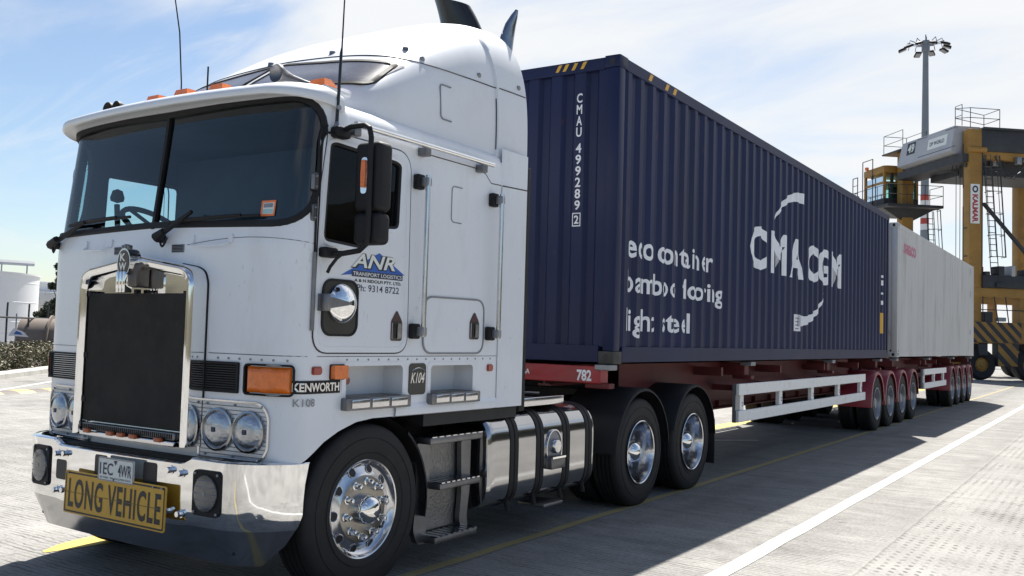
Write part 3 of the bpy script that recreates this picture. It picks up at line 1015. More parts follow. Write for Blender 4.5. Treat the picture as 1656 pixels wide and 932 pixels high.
b.tube([SD(-3.74, 2.74, 0.02), SD(-3.74, 2.80, 0.025), SD(-3.74, 2.83, 0.025)], [0.016, 0.018, 0.012], ALU, 8)
b.tube([SD(-3.74, 2.82, 0.025), SD(-3.735, 3.0, 0.027), SD(-3.73, 3.24, 0.03), SD(-3.725, 3.28, 0.03), SD(-3.72, 3.75, 0.035)], [0.011, 0.010, 0.009, 0.005, 0.004], BLACKG, 8)
b.tube([SD(-3.82, 2.755, 0.02), SD(-3.77, 2.745, 0.045), SD(-3.70, 2.75, 0.04)], 0.006, BLACK, 6)
b.build("aerial", truck)
b = MB()
b.tube([(-0.20, -3.72, 3.0), (-0.21, -3.72, 3.25), (-0.24, -3.73, 3.6), (-0.31, -3.75, 3.95)], [0.006, 0.005, 0.005, 0.004], BLACK, 6)
b.lathe([(0.022, 0), (0.02, 0.03), (0.0, 0.04)], (-0.20, -3.72, 3.03), 'z', BLACK, 10)
b.build("aerial", truck)
b = MB(); b.tube([(0.06, -3.72, 3.0), (0.06, -3.72, 3.325)], 0.006, BLACK, 6); b.lathe([(0.02, 0), (0.018, 0.02), (0.0, 0.03)], (0.06, -3.72, 3.03), 'z', BLACK, 10)
b.build("aerial", truck)

# ---------------- roof fairing: cross-sections in (x, z) along the truck
SEC = [  # y, half-width, base z, height, exponent
    (-3.62, 0.70, 2.98, 0.055, 2.4), (-3.55, 0.94, 2.98, 0.14, 2.6), (-3.45, 1.06, 2.97, 0.232, 2.9), (-3.32, 1.125, 2.97, 0.342, 3.3), (-3.18, 1.145, 2.96, 0.45, 3.5),
    (-3.0, 1.15, 2.96, 0.58, 3.7), (-2.8, 1.155, 2.95, 0.722, 3.8), (-2.6, 1.16, 2.95, 0.847, 3.8), (-2.35, 1.165, 2.94, 0.985, 3.8), (-2.1, 1.175, 2.94, 1.09, 3.8),
    (-1.965, 1.18, 2.94, 1.138, 3.7), (-1.955, 1.20, 2.92, 1.165, 3.7), (-1.8, 1.215, 2.90, 1.23, 3.6), (-1.585, 1.225, 2.89, 1.27, 3.5)]
def sec_at(y):
    for a, c in zip(SEC, SEC[1:]):
        if y <= c[0]:
            t = max(0.0, (y - a[0]) / (c[0] - a[0]))
            return [a[k] + (c[k] - a[k]) * t for k in range(5)]
    return list(SEC[-1])
def fair(y, a):
    """a in 0..pi from near side over the crown"""
    _, w, z0, h, e = sec_at(y)
    ca, sa = math.cos(a), math.sin(a)
    return Vector((w * math.copysign(abs(ca) ** (2 / e), ca), y, z0 + h * abs(sa) ** (2 / e)))
def fair_x(y, z):
    _, w, z0, h, e = sec_at(y)
    t = max(0.0, min(1.0, (z - z0) / h))
    return w * max(0.0, 1 - t ** e) ** (1 / e)
def fair_z(y, x):
    _, w, z0, h, e = sec_at(y)
    t = min(1.0, abs(x) / w)
    return z0 + h * max(0.0, 1 - t ** e) ** (1 / e)
def fair_y(x, z):
    """front surface: the y where the crown over x reaches z"""
    lo, hi = -3.62, -1.9
    for _ in range(40):
        m_ = (lo + hi) / 2
        if abs(x) < sec_at(m_)[1] * 0.9999 and fair_z(m_, x) > z:
            hi = m_
        else:
            lo = m_
    return (lo + hi) / 2
ys = []
for a, c in zip(SEC, SEC[1:]):
    n_ = max(1, int(round((c[0] - a[0]) / 0.03)))
    ys += [a[0] + (c[0] - a[0]) * k / n_ for k in range(n_)]
ys.append(SEC[-1][0])
NA = 72
def arcpar(k):
    t = k / NA
    return math.pi * t
b = MB()
def smooth_rows(rows, it):
    for _ in range(it):
        new = [list(r_) for r_ in rows]
        for i in range(1, len(rows) - 1):
            if abs(rows[i][0].y + 1.96) < 0.05:
                continue
            for j in range(len(rows[0])):
                v = rows[i - 1][j] * 0.25 + rows[i][j] * 0.5 + rows[i + 1][j] * 0.25
                new[i][j] = Vector((v.x, rows[i][j].y, v.z))
        rows = new
    return rows
rows = smooth_rows([[fair(y_, arcpar(k)) for k in range(NA + 1)] for y_ in ys], 5)
b.grid(rows, WHITE2)
last = rows[-1]
b.add(last, [tuple(range(len(last)))], WHITE2)
# cap seam with its bolts
seam = []
for k in range(0, 41):
    t = k / 40
    x_ = -0.02 + 1.10 * min(1.0, t * 2.2) if t < 0.0 else None
for k in range(0, 31):
    x_ = 1.085 * k / 30
    z_ = 3.555 - 0.092 * (k / 30)
    y_ = fair_y(x_, z_)
    seam.append(Vector((x_, y_, z_ + 0.001)))
y_e = seam[-1].y
for k in range(1, 25):
    y_ = y_e + (-1.595 - y_e) * k / 24
    z_ = 3.463 + 0.012 * k / 24
    seam.append(Vector((fair_x(y_, z_) + 0.001, y_, z_)))
b.tube(seam, 0.0045, INK, 5)
b.tube([Vector((-p.x, p.y, p.z)) for p in seam[:31]], 0.0045, INK, 5)
b.tube([Vector((fair_x(-1.965, z) + 0.004, -1.962, z)) for z in [3.0 + 0.043 * k for k in range(10)]], 0.0045, INK, 5)
fairing = b.build("roof_fairing", truck, smooth=50)
def bolt_on(p, r=0.020):
    b.lathe([(r, -0.01), (r, 0.008), (r * 0.6, 0.014), (0, 0.016)], p, 'x', STEEL, 12)
for y_, dz in ((-2.72, 0.04), (-2.15, 0.055), (-1.68, 0.06)):
    z_ = 3.463 + 0.012 * (y_ - y_e) / (-1.595 - y_e) + dz
    b = MB(); bolt_on((fair_x(y_, z_), y_, z_)); b.build("fixing_bolt", fairing)
for x_ in (0.42, 0.95, -0.2):
    z_ = 3.575
    b = MB(); b.lathe([(0.024, -0.012), (0.022, 0.012), (0, 0.018)], (x_, fair_y(x_, z_), z_), 'z', ALU, 12); b.build("fixing_bolt", fairing)
# skylight panes on the sloping front
def sky_pane(poly, nm):
    d = densify(fillet(poly, 0.03, 4), 0.03)
    def f(u, v, w):
        y_ = fair_y(u, v)
        y2 = fair_y(u, v + 0.01)
        nv = Vector((0.15 if u > 0 else -0.15, -1.0, 0.9)).normalized()
        return Vector((u, y_, v)) + nv * w
    bb = MB()
    # glass as grid over bounding box clipped by polygon, frame as ring
    us_ = [p[0] for p in d]; vs_ = [p[1] for p in d]
    n1, n2_ = 26, 8
    P = []
    for i in range(n1 + 1):
        u = min(us_) + (max(us_) - min(us_)) * i / n1
        hit = [p[1] for p in d if abs(p[0] - u) < 0.04]
        lo, hi = min(hit), max(hit)
        P.append([f(u, lo + (hi - lo) * j / n2_, 0.004) for j in range(n2_ + 1)])
    bb.grid(P, SKYGL)
    pane = bb.build(nm, fairing)
    bb = MB()
    rows_ = [[f(p[0], p[1], w) for p in ring_pts(d, q)] for q, w in ((0.014, 0.0), (0.010, 0.010), (-0.008, 0.010), (-0.010, 0.002))]
    bb.grid(rows_, BLACK, closed=True)
    bb.build("rubber_seal", pane)
SKYGL = mat("skylight_glass", (0.095, 0.10, 0.125), 0.22, 0, 0.25, 5, 0, 1, 0.0, (0.22, 0.22, 0.24), 0.5, 7, spec=0.35)
SP = [(0.05, 3.20), (1.075, 3.19), (1.037, 3.405), (0.5, 3.445), (0.05, 3.51)]
sky_pane(SP, "skylight")
sky_pane([(-p[0], p[1]) for p in reversed(SP)], "skylight")
# access panel outlines
def outline(poly, f, r, m, nm, parent, closed=True):
    bb = MB()
    pts = [f(p[0], p[1], 0) for p in poly]
    if closed:
        pts.append(pts[0])
    bb.tube(pts, r, m, 5)
    return bb.build(nm, parent)
def half_open(y0, z0, y1, z1, r):
    pts = rr(y0, z0, y1, z1, r, 5)
    # bracket open towards the rear: top edge, front edge, bottom edge
    q = [(y1, z1)] + pts[18:24] + pts[0:6] + [(y1, z0)]
    return q
outline(half_open(-2.62, 3.10, -2.50, 3.345, 0.03), lambda u, v, w: Vector((fair_x(u, v) + 0.003, u, v)), 0.006, STEEL, "hatch_outline", fairing, False)
outline(half_open(-2.56, 2.38, -2.44, 2.63, 0.03), SD, 0.005, STEEL, "hatch_outline", truck, False)
# rear side extenders
for sg in (1, -1):
    b = MB()
    f = mirror_side(sg, 0)
    P = [[Vector((sg * HWID, -1.95, z)), Vector((sg * (HWID + 0.008), -1.93, z)), Vector((sg * (HWID + 0.010), -1.80, z)), Vector((sg * (HWID + 0.010), -1.60, z)), Vector((sg * (HWID - 0.01), -1.585, z)), Vector((sg * (HWID - 0.04), -1.585, z)), Vector((sg * (HWID - 0.04), -1.95, z))] for z in (1.07, 1.6, 2.1, 2.725, 3.0)]
    b.grid(P, WHITE)
    b.tube([Vector((sg * (HWID + 0.009), -1.94, 2.722)), Vector((sg * (HWID + 0.011), -1.59, 2.735))], 0.005, INK, 5)
    b.tube([Vector((sg * (HWID + 0.004), -1.945, 1.07)), Vector((sg * (HWID + 0.004), -1.945, 2.72))], 0.0022, STEEL, 5)
    ext = b.build("side_extender", truck, smooth=40)
    b = MB()
    b.box((sg * 1.17, -1.585, 1.02), (sg * 1.215, -1.50, 2.93), BLACK, 0.01)
    b.build("rubber_edge", ext)

# ---------------- doors
DOOR = fillet([(-3.845, 1.475), (-3.0, 1.475), (-3.02, 2.77), (-3.82, 2.77)], [0.12, 0.12, 0.14, 0.10], 7)
for sg in (1, -1):
    f = mirror_side(sg, HWID)
    b = MB()
    WN = WIN if sg > 0 else WINR
    DOOR_ = DOOR if sg > 0 else [(p[0] + (0.16 if p[0] > -3.4 else 0.19), p[1]) for p in DOOR]
    b.plate(DOOR_, [WN], f, -0.03, 0.006, WHITE)
    b.plate(ring_pts(densify(DOOR, 0.06), 0.008), [ring_pts(densify(DOOR, 0.06), -0.001)], f, 0.0, 0.0045, INK)
    inner = ring_pts(densify(DOOR, 0.06), -0.035)
    b.tube([f(p[0], p[1], 0.006) for p in inner] + [f(*inner[0], 0.006)], 0.0028, WHITE, 5)
    if sg > 0:
        # badge on the door: blue peak, lettering
        F2 = lambda u, v, w: f(u, v + 0.03, 0.0075 + w)
        b.add([F2(-3.64, 1.905, 0), F2(-3.30, 2.065, 0), F2(-3.05, 1.942, 0), F2(-3.36, 1.936, 0)], [(0, 1, 2, 3)], DECALB)
        def T(s, y0, z0, w, h, m, bold=0.0, w0=0.0, shear=0.0, slope=0.0, sp_=1.0):
            b.text(s, lambda u, v, k: F2(y0 + u, z0 + v + slope * u, k), w, h, m, bold, None, shear, sp_, w0)
        T("ANR", -3.555, 1.955, 0.415, 0.095, INK, 0.075, 0.001, 0.25)
        T("ANR", -3.548, 1.962, 0.40, 0.085, PLATEW, 0.022, 0.002, 0.25)
        b.plate(rr(-3.545, 1.905, -3.07, 1.942, 0.004), [], F2, 0.0013, 0.0013, NAVY)
        T("TRANSPORT LOGISTICS", -3.535, 1.912, 0.455, 0.023, PLATEW, 0.012, 0.002)
        T("A & N RIDOLFI PTY. LTD.", -3.52, 1.873, 0.44, 0.020, INK, 0.03)
        T("Ph: 9314 8722", -3.495, 1.818, 0.395, 0.042, NAVY, 0.008)
    d = b.build("door", truck, smooth=30)
    # window: glass, frame
    b = MB()
    b.plate(WN, [], f, -0.012, -0.012, DKGLASS if sg > 0 else SDGLASS)
    w_ = b.build("window", d, smooth=0)
    b = MB()
    wd = densify(WN, 0.05)
    rows_ = [[f(p[0], p[1], w) for p in ring_pts(wd, q)] for q, w in ((0.022, 0.005), (0.018, 0.013), (0.004, 0.013), (-0.012, 0.006), (-0.012, -0.05))]
    b.grid(rows_, WHITE if sg > 0 else BLACK, closed=True)
    rows_ = [[f(p[0], p[1], w) for p in ring_pts(wd, q)] for q, w in ((-0.004, 0.0095), (-0.022, 0.004), (-0.022, -0.012))]
    b.grid(rows_, BLACK, closed=True)
    b.build("window_frame", d)
    if sg < 0:
        continue
    # latch with pointed plate
    LATCHM = mat("latch_maroon", (0.09, 0.045, 0.045), 0.3, 0.2, 0.1, 20)
    def latch(y_, z_, par):
        b = MB()
        b.plate(fillet([(y_ - 0.052, z_ - 0.09), (y_ + 0.052, z_ - 0.09), (y_ + 0.052, z_ + 0.035), (y_, z_ + 0.105), (y_ - 0.052, z_ + 0.035)], 0.014, 4), [], f, 0.004, 0.012, LATCHM)
        b.plate(rr(y_ - 0.048, z_ - 0.086, y_ + 0.048, z_ + 0.032, 0.014), [rr(y_ - 0.038, z_ - 0.076, y_ + 0.038, z_ + 0.022, 0.012)], f, 0.012, 0.018, CHROME)
        b.plate(rr(y_ - 0.038, z_ - 0.078, y_ + 0.038, z_ + 0.022, 0.014), [], f, 0.012, 0.0125, INK)
        b.plate(rr(y_ - 0.004, z_ - 0.075, y_ + 0.036, z_ + 0.02, 0.006), [], f, 0.012, 0.024, ALLOY)
        b.plate(rr(y_ - 0.036, z_ - 0.075, y_ - 0.012, z_ + 0.02, 0.004), [], f, 0.012, 0.017, BLACKG)
        b.build("latch", par)
    latch(-3.115, 1.64, d)
    # look-down window with round mirror
    b = MB()
    PW = rr(-3.775, 1.585, -3.495, 1.895, 0.06)
    b.plate(PW, [], f, 0.005, 0.010, DKPANE := mat("smoked_pane", (0.028, 0.026, 0.022), 0.35, 0, 0.2, 6))
    b.plate(ring_pts(PW, 0.014), [PW], f, 0.005, 0.014, BLACK)
    lk = b.build("lookdown_window", d)
    b = MB()
    cc = f(-3.625, 1.765, 0.0)
    n_ = 28
    b.lathe([(0.115, 0.012), (0.118, 0.022), (0.113, 0.030), (0.09, 0.048), (0.06, 0.060), (0.03, 0.067), (0.0, 0.070)], cc, 'x', CHROME, 32)
    b.plate(fillet([(-3.80, 1.73), (-3.64, 1.755), (-3.61, 1.765), (-3.64, 1.775), (-3.80, 1.80)], 0.008, 2), [], f, 0.020, 0.085, ALU)
    b.box(f(-3.82, 1.715, 0.004), f(-3.795, 1.815, 0.09), ALU, 0.004)
    b.build("round_mirror", lk)
    # hinge rail at the front edge
    b = MB()
    b.tube([f(-3.858, 1.60, 0.008), f(-3.858, 2.05, 0.008)], 0.012, ALU, 8)
    b.tube([f(-3.856, 2.05, 0.004), f(-3.85, 2.70, 0.0), f(-3.83, 2.78, 0.0), f(-3.79, 2.80, 0.004)], 0.007, BLACK, 6)
    for z_ in (2.28, 2.46):
        b.plate(rr(-3.882, z_ - 0.05, -3.852, z_ + 0.05, 0.012), [], f, -0.02, 0.008, ALU)
        for q in (-0.03, 0.03):
            b.lathe([(0.008, 0.008), (0.006, 0.013), (0, 0.014)], f(-3.866, z_ + q, 0), 'x', STEEL, 8)
    b.build("hinge", d)
f = SD
# sleeper locker hatch
b = MB()
HT = fillet([(-2.83, 1.475), (-2.14, 1.475), (-2.14, 1.85), (-2.83, 1.845)], 0.09, 7)
b.plate(HT, [], f, -0.01, 0.004, WHITE)
hd_ = densify(HT, 0.05)
b.plate(ring_pts(hd_, 0.010), [ring_pts(hd_, -0.002)], f, 0.0, 0.009, STEEL)
lk = b.build("locker_hatch", truck)
latch(-2.255, 1.66, lk)
# drip rail
b = MB()
b.tube([f(-3.63, 2.835, 0.075), f(-2.17, 2.835, 0.075)], 0.019, CHROME, 12)
for y_ in (-3.60, -2.92, -2.26):
    b.box(f(y_ - 0.03, 2.77, 0.0), f(y_ + 0.03, 2.825, 0.07), ALU, 0.006)
b.build("roof_rail", truck)
# grab handles
for y_ in (-2.935, -2.06):
    b = MB()
    b.tube([f(y_, 1.58, 0.085), f(y_, 2.64, 0.085)], 0.017, ALLOY, 12)
    for z_ in (1.615, 2.595):
        b.box(f(y_ - 0.055, z_ - 0.05, 0.0), f(y_ + 0.02, z_ + 0.05, 0.05), BLACK, 0.012)
        b.box(f(y_ - 0.026, z_ - 0.03, 0.04), f(y_ + 0.026, z_ + 0.03, 0.10), STEEL, 0.01)
    b.build("grab_handle", truck)
# mirror head
b = MB()
b.box((1.385, -3.715, 2.295), (1.58, -3.585, 2.70), BLACK, 0.035, 4)
mir = b.build("mirror", truck)
b = MB(); b.box((1.385, -3.715, 2.105), (1.575, -3.585, 2.290), BLACK, 0.035, 4)
b.build("lower_mirror", mir)
b = MB()
b.tube([(1.245, -3.70, 2.775), (1.36, -3.72, 2.795), (1.48, -3.735, 2.79), (1.515, -3.735, 2.77), (1.53, -3.735, 2.72), (1.53, -3.735, 2.45), (1.53, -3.735, 2.16), (1.52, -3.735, 2.10), (1.47, -3.735, 2.065), (1.36, -3.75, 2.05), (1.245, -3.78, 2.05)], 0.016, BLACK, 10)
b.box((1.235, -3.77, 2.735), (1.31, -3.66, 2.80), BLACK, 0.015)
b.box((1.235, -3.83, 2.025), (1.30, -3.72, 2.085), BLACK, 0.015)
b.tube([(1.36, -3.75, 2.05), (1.33, -3.77, 2.02), (1.30, -3.79, 1.97), (1.29, -3.80, 1.935)], 0.010, BLACK, 8)
b.build("mirror_arm", mir)
b = MB()
mk = lambda u, v, w: Vector((1.475 + u, -3.716 - w, 2.50 + v))
b.plate(fillet([(-0.021, -0.105), (0.021, -0.105), (0.026, 0.0), (0.021, 0.105), (-0.021, 0.105), (-0.026, 0.0)], 0.018, 4), [], mk, 0, 0.010, CHROME)
b.plate(fillet([(-0.015, -0.072), (0.015, -0.072), (0.018, 0.0), (0.015, 0.09), (-0.015, 0.09), (-0.018, 0.0)], 0.012, 4), [], mk, 0.010, 0.02, ORANGE)
b.build("marker_lamp", mir)

# ---------------- side lamps, badges, foot recesses
def lamp_side(y0, z0, y1, z1, m, base, nm, t=0.016):
    b = MB()
    b.plate(rr(y0 - 0.006, z0 - 0.006, y1 + 0.006, z1 + 0.006, 0.012), [], f, 0.0, 0.006, base)
    b.plate(rr(y0, z0, y1, z1, 0.01), [], f, 0.006, t, m)
    b.build(nm, truck)
lamp_side(-3.915 + 0.08, 1.352, -3.77, 1.388, REDLENS, REDLENS, "marker_lamp")
lamp_side(-3.69, 1.32, -3.575, 1.40, ORANGE, BLACK, "side_indicator", 0.04)
lamp_side(-2.065, 1.345, -2.01, 1.385, REDLENS, REDLENS, "marker_lamp")
def badge(s0, z0, w, h, txt, bm_, tm, nm, bold, pad=0.012, fn=FR, back=True):
    b = MB()
    if back:
        b.grid([[fn(s0 + w * i / 16, z0 + h * j / 2, 0.005) for j in range(3)] for i in range(17)], bm_)
    b.text(txt, lambda u, v, k: fn(s0 + pad + u, z0 + pad + v, 0.009), w - 2 * pad, h - 2 * pad, tm, bold)
    b.build(nm, truck, smooth=0)
sk = S_SIDE                                    # side starts here on the wrapped coordinate
wrap = lambda y_: sk + (y_ + 3.82)
badge(wrap(-3.965 + 0.02), 1.238, 0.36, 0.075, "KENWORTH", BLACK, ALLOY, "maker_badge", 0.03)
badge(wrap(-3.93), 1.162, 0.14, 0.052, "K108", WHITE, STEEL, "model_badge", 0.01, 0.004, back=False)
b = MB()
b.plate(rr(-2.965, 1.20, -2.79, 1.405, 0.03), [], f, 0.0, 0.006, mat("badge_plate_olive", (0.07, 0.068, 0.06), 0.4, 0.5))
b.text("K104", lambda u, v, k: f(-2.95 + u, 1.275 + v, 0.0075), 0.145, 0.07, ALLOY, 0.012, None, 0.3)
b.tube([f(-2.94 + 0.13 * k / 8, 1.355 + 0.02 * math.sin(math.pi * k / 8), 0.008) for k in range(9)], 0.003, ALLOY, 5)
b.build("model_plaque", truck, smooth=0)
for (y0, z0, y1, z1) in (STEP1, STEP2):
    b = MB()
    d = 0.17
    X0 = HWID
    b.add([(X0 - d, y0, z0), (X0 - d, y1, z0), (X0 - d, y1, z1), (X0 - d, y0, z1)], [(0, 1, 2, 3)], WHITE)
    for e0, e1 in (((y0, z0), (y0, z1)), ((y1, z0), (y1, z1)), ((y0, z1), (y1, z1)), ((y0, z0), (y1, z0))):
        mm = ALU if (e0[1] == z1 and e1[1] == z1) else WHITE
        b.add([(X0, *e0), (X0, *e1), (X0 - d, *e1), (X0 - d, *e0)], [(0, 1, 2, 3)], mm)
    b.plate(rr(y0 - 0.03, z0 - 0.03, y1 + 0.03, z1 + 0.02, 0.04), [rr(y0 + 0.006, z0 + 0.006, y1 - 0.006, z1 - 0.006, 0.03)], f, -0.004, 0.003, WHITE)
    fr_ = b.build("foot_recess", truck, smooth=20)
    b = MB()
    b.box((X0 - d + 0.004, y0 + 0.01, z0 + 0.004), (X0 + 0.03, y1 - 0.01, z0 + 0.022), CHECKER)
    b.box((X0 - 0.005, y0 - 0.03, z0 - 0.055), (X0 + 0.05, y1 + 0.03, z0 + 0.02), ALU, 0.006)
    nn = 3
    for k in range(nn):
        a0 = y0 + (y1 - y0) * k / nn + 0.012; a1 = y0 + (y1 - y0) * (k + 1) / nn - 0.012
        b.box((X0 + 0.05, a0, z0 - 0.042), (X0 + 0.056, a1, z0 + 0.010), ALLOY, 0.004)
    b.build("foot_tread", fr_)
    b = MB()
    ym = y0 + 0.16
    b.plate(rr(ym - 0.045, z0 + 0.085, ym + 0.045, z0 + 0.135, 0.024), [], lambda u, v, w: Vector((X0 - d + w, u, v)), 0.002, 0.02, REDLENS)
    b.build("marker_lamp", fr_)

# ---------------- front: grille, emblem, vents, lamps
b = MB()
GO = [(-0.555, 0.90), (0.555, 0.90), (0.555, 1.87), (0.53, 1.935), (0.475, 1.962), (0.0, 2.035), (-0.475, 1.962), (-0.53, 1.935), (-0.555, 1.87)]
GOo = fillet(GO, [0.0, 0.0, 0.03, 0.05, 0.06, 0.02, 0.06, 0.05, 0.03], 5)
GI = fillet([(-0.505, 0.90), (0.505, 0.90), (0.505, 1.84), (0.49, 1.875), (0.45, 1.898), (0.0, 1.962), (-0.45, 1.898), (-0.49, 1.875), (-0.505, 1.84)], [0, 0, .03, .04, .05, .02, .05, .04, .03], 5)
def gmap(y0):
    return lambda u, v, w: Vector((u, y0 - w, v))
# rounded surround: outer wall, bullnose, inner return
def prof_ring(b, outer, inner, y_out, y_face, y_in, m):
    L = len(outer)
    rows_ = []
    for t, yy in ((0.0, y_out), (0.0, y_face + 0.035), (0.08, y_face + 0.012), (0.25, y_face), (0.6, y_face), (0.88, y_face + 0.015), (1.0, y_face + 0.045), (1.0, y_in)):
        rows_.append([Vector((a[0] + (c[0] - a[0]) * t, yy, a[1] + (c[1] - a[1]) * t)) for a, c in zip(outer, inner)])
    b.grid(rows_, m, closed=True)
prof_ring(b, GOo, GI, -4.03, -4.17, -4.09, CHROME)
b.plate([p for p in ring_pts(GOo, 0.004)], [], gmap(-4.035), 0.0, 0.010, BLACK)
gr = b.build("grille_surround", truck, smooth=40)
b = MB()
b.plate([(-0.507, 0.90), (0.507, 0.90)] + [p for p in GI if p[1] > 0.91], [], gmap(-4.09), 0.0, 0.002, CHROME)
for k in range(22):                                  # polished bars seen beside the screen
    z_ = 0.96 + k * 0.036
    b.box((-0.47, -4.11, z_), (0.47, -4.093, z_ + 0.014), ALLOY)
b.build("grille_bars", gr, smooth=20)
b = MB()
b.plate(rr(-0.485, 0.985, 0.478, 1.80, 0.008), [], gmap(-4.115), 0.0, 0.022, GRILLEM)
for x_, z_ in ((-0.48, 1.795), (0.0, 1.805), (0.475, 1.795), (-0.485, 1.40), (0.478, 1.40), (-0.485, 1.12), (0.478, 1.12)):
    b.box((x_ - 0.016, -4.143, z_ - 0.016), (x_ + 0.016, -4.11, z_ + 0.02), BLACK, 0.004)
b.build("bug_screen", gr, smooth=20)
b = MB()
b.box((-0.46, -4.16, 0.93), (0.46, -4.125, 0.975), ALU, 0.008)
for k in range(46):
    b.box((-0.45 + k * 0.0196, -4.163, 0.936), (-0.45 + k * 0.0196 + 0.009, -4.155, 0.968), BLACK)
b.box((-0.47, -4.17, 0.895), (0.47, -4.125, 0.925), ALLOY, 0.006)
lb = b.build("lower_grille_bar", gr, smooth=20)
for x_ in (-0.37, -0.13, -0.02, 0.10, 0.34):
    b = MB(); b.box((x_ - 0.032, -4.193, 0.915), (x_ + 0.032, -4.167, 0.943), mat("amber_lens_dark", (0.42, 0.10, 0.03), 0.35) if "amber_lens_dark" not in MATS else MATS["amber_lens_dark"], 0.008)
    b.build("grille_lamp", lb)
BRONZE = mat("dull_bronze", (0.13, 0.12, 0.115), 0.4, 0.8, 0.15, 20)
# emblem on its stem
b = MB()
b.box((-0.055, -4.195, 1.835), (0.075, -4.095, 1.985), BRONZE, 0.012)
for k in range(3):
    b.box((-0.06 + k * 0.032, -4.24, 1.80), (-0.036 + k * 0.032, -4.185, 1.93), CHROME, 0.004)
E_ = gmap(-4.21)
b.plate(circ(-0.005, 1.985, 0.066, 28, 0.088), [], E_, -0.06, 0.02, ALLOY)
b.plate(circ(-0.005, 1.985, 0.054, 28, 0.076), [], E_, 0.02, 0.023, mat("emblem_enamel", (0.075, 0.055, 0.05), 0.3))
b.text("K", lambda u, v, w: E_(-0.035 + u, 1.992 + v, 0.025), 0.055, 0.048, PLATEW, 0.03)
b.text("W", lambda u, v, w: E_(-0.042 + u, 1.935 + v, 0.025), 0.072, 0.048, PLATEW, 0.03)
for k in (-1, 0, 1):
    b.box((-0.005 + k * 0.026 - 0.010, -4.227, 2.068 - abs(k) * 0.006), (-0.005 + k * 0.026 + 0.010, -4.195, 2.098 - abs(k) * 0.006), ALU, 0.004)
b.build("emblem", gr, smooth=30)
mat("corner_lens_red", (0.55, 0.10, 0.04), 0.3, 0, 0.1, 20)
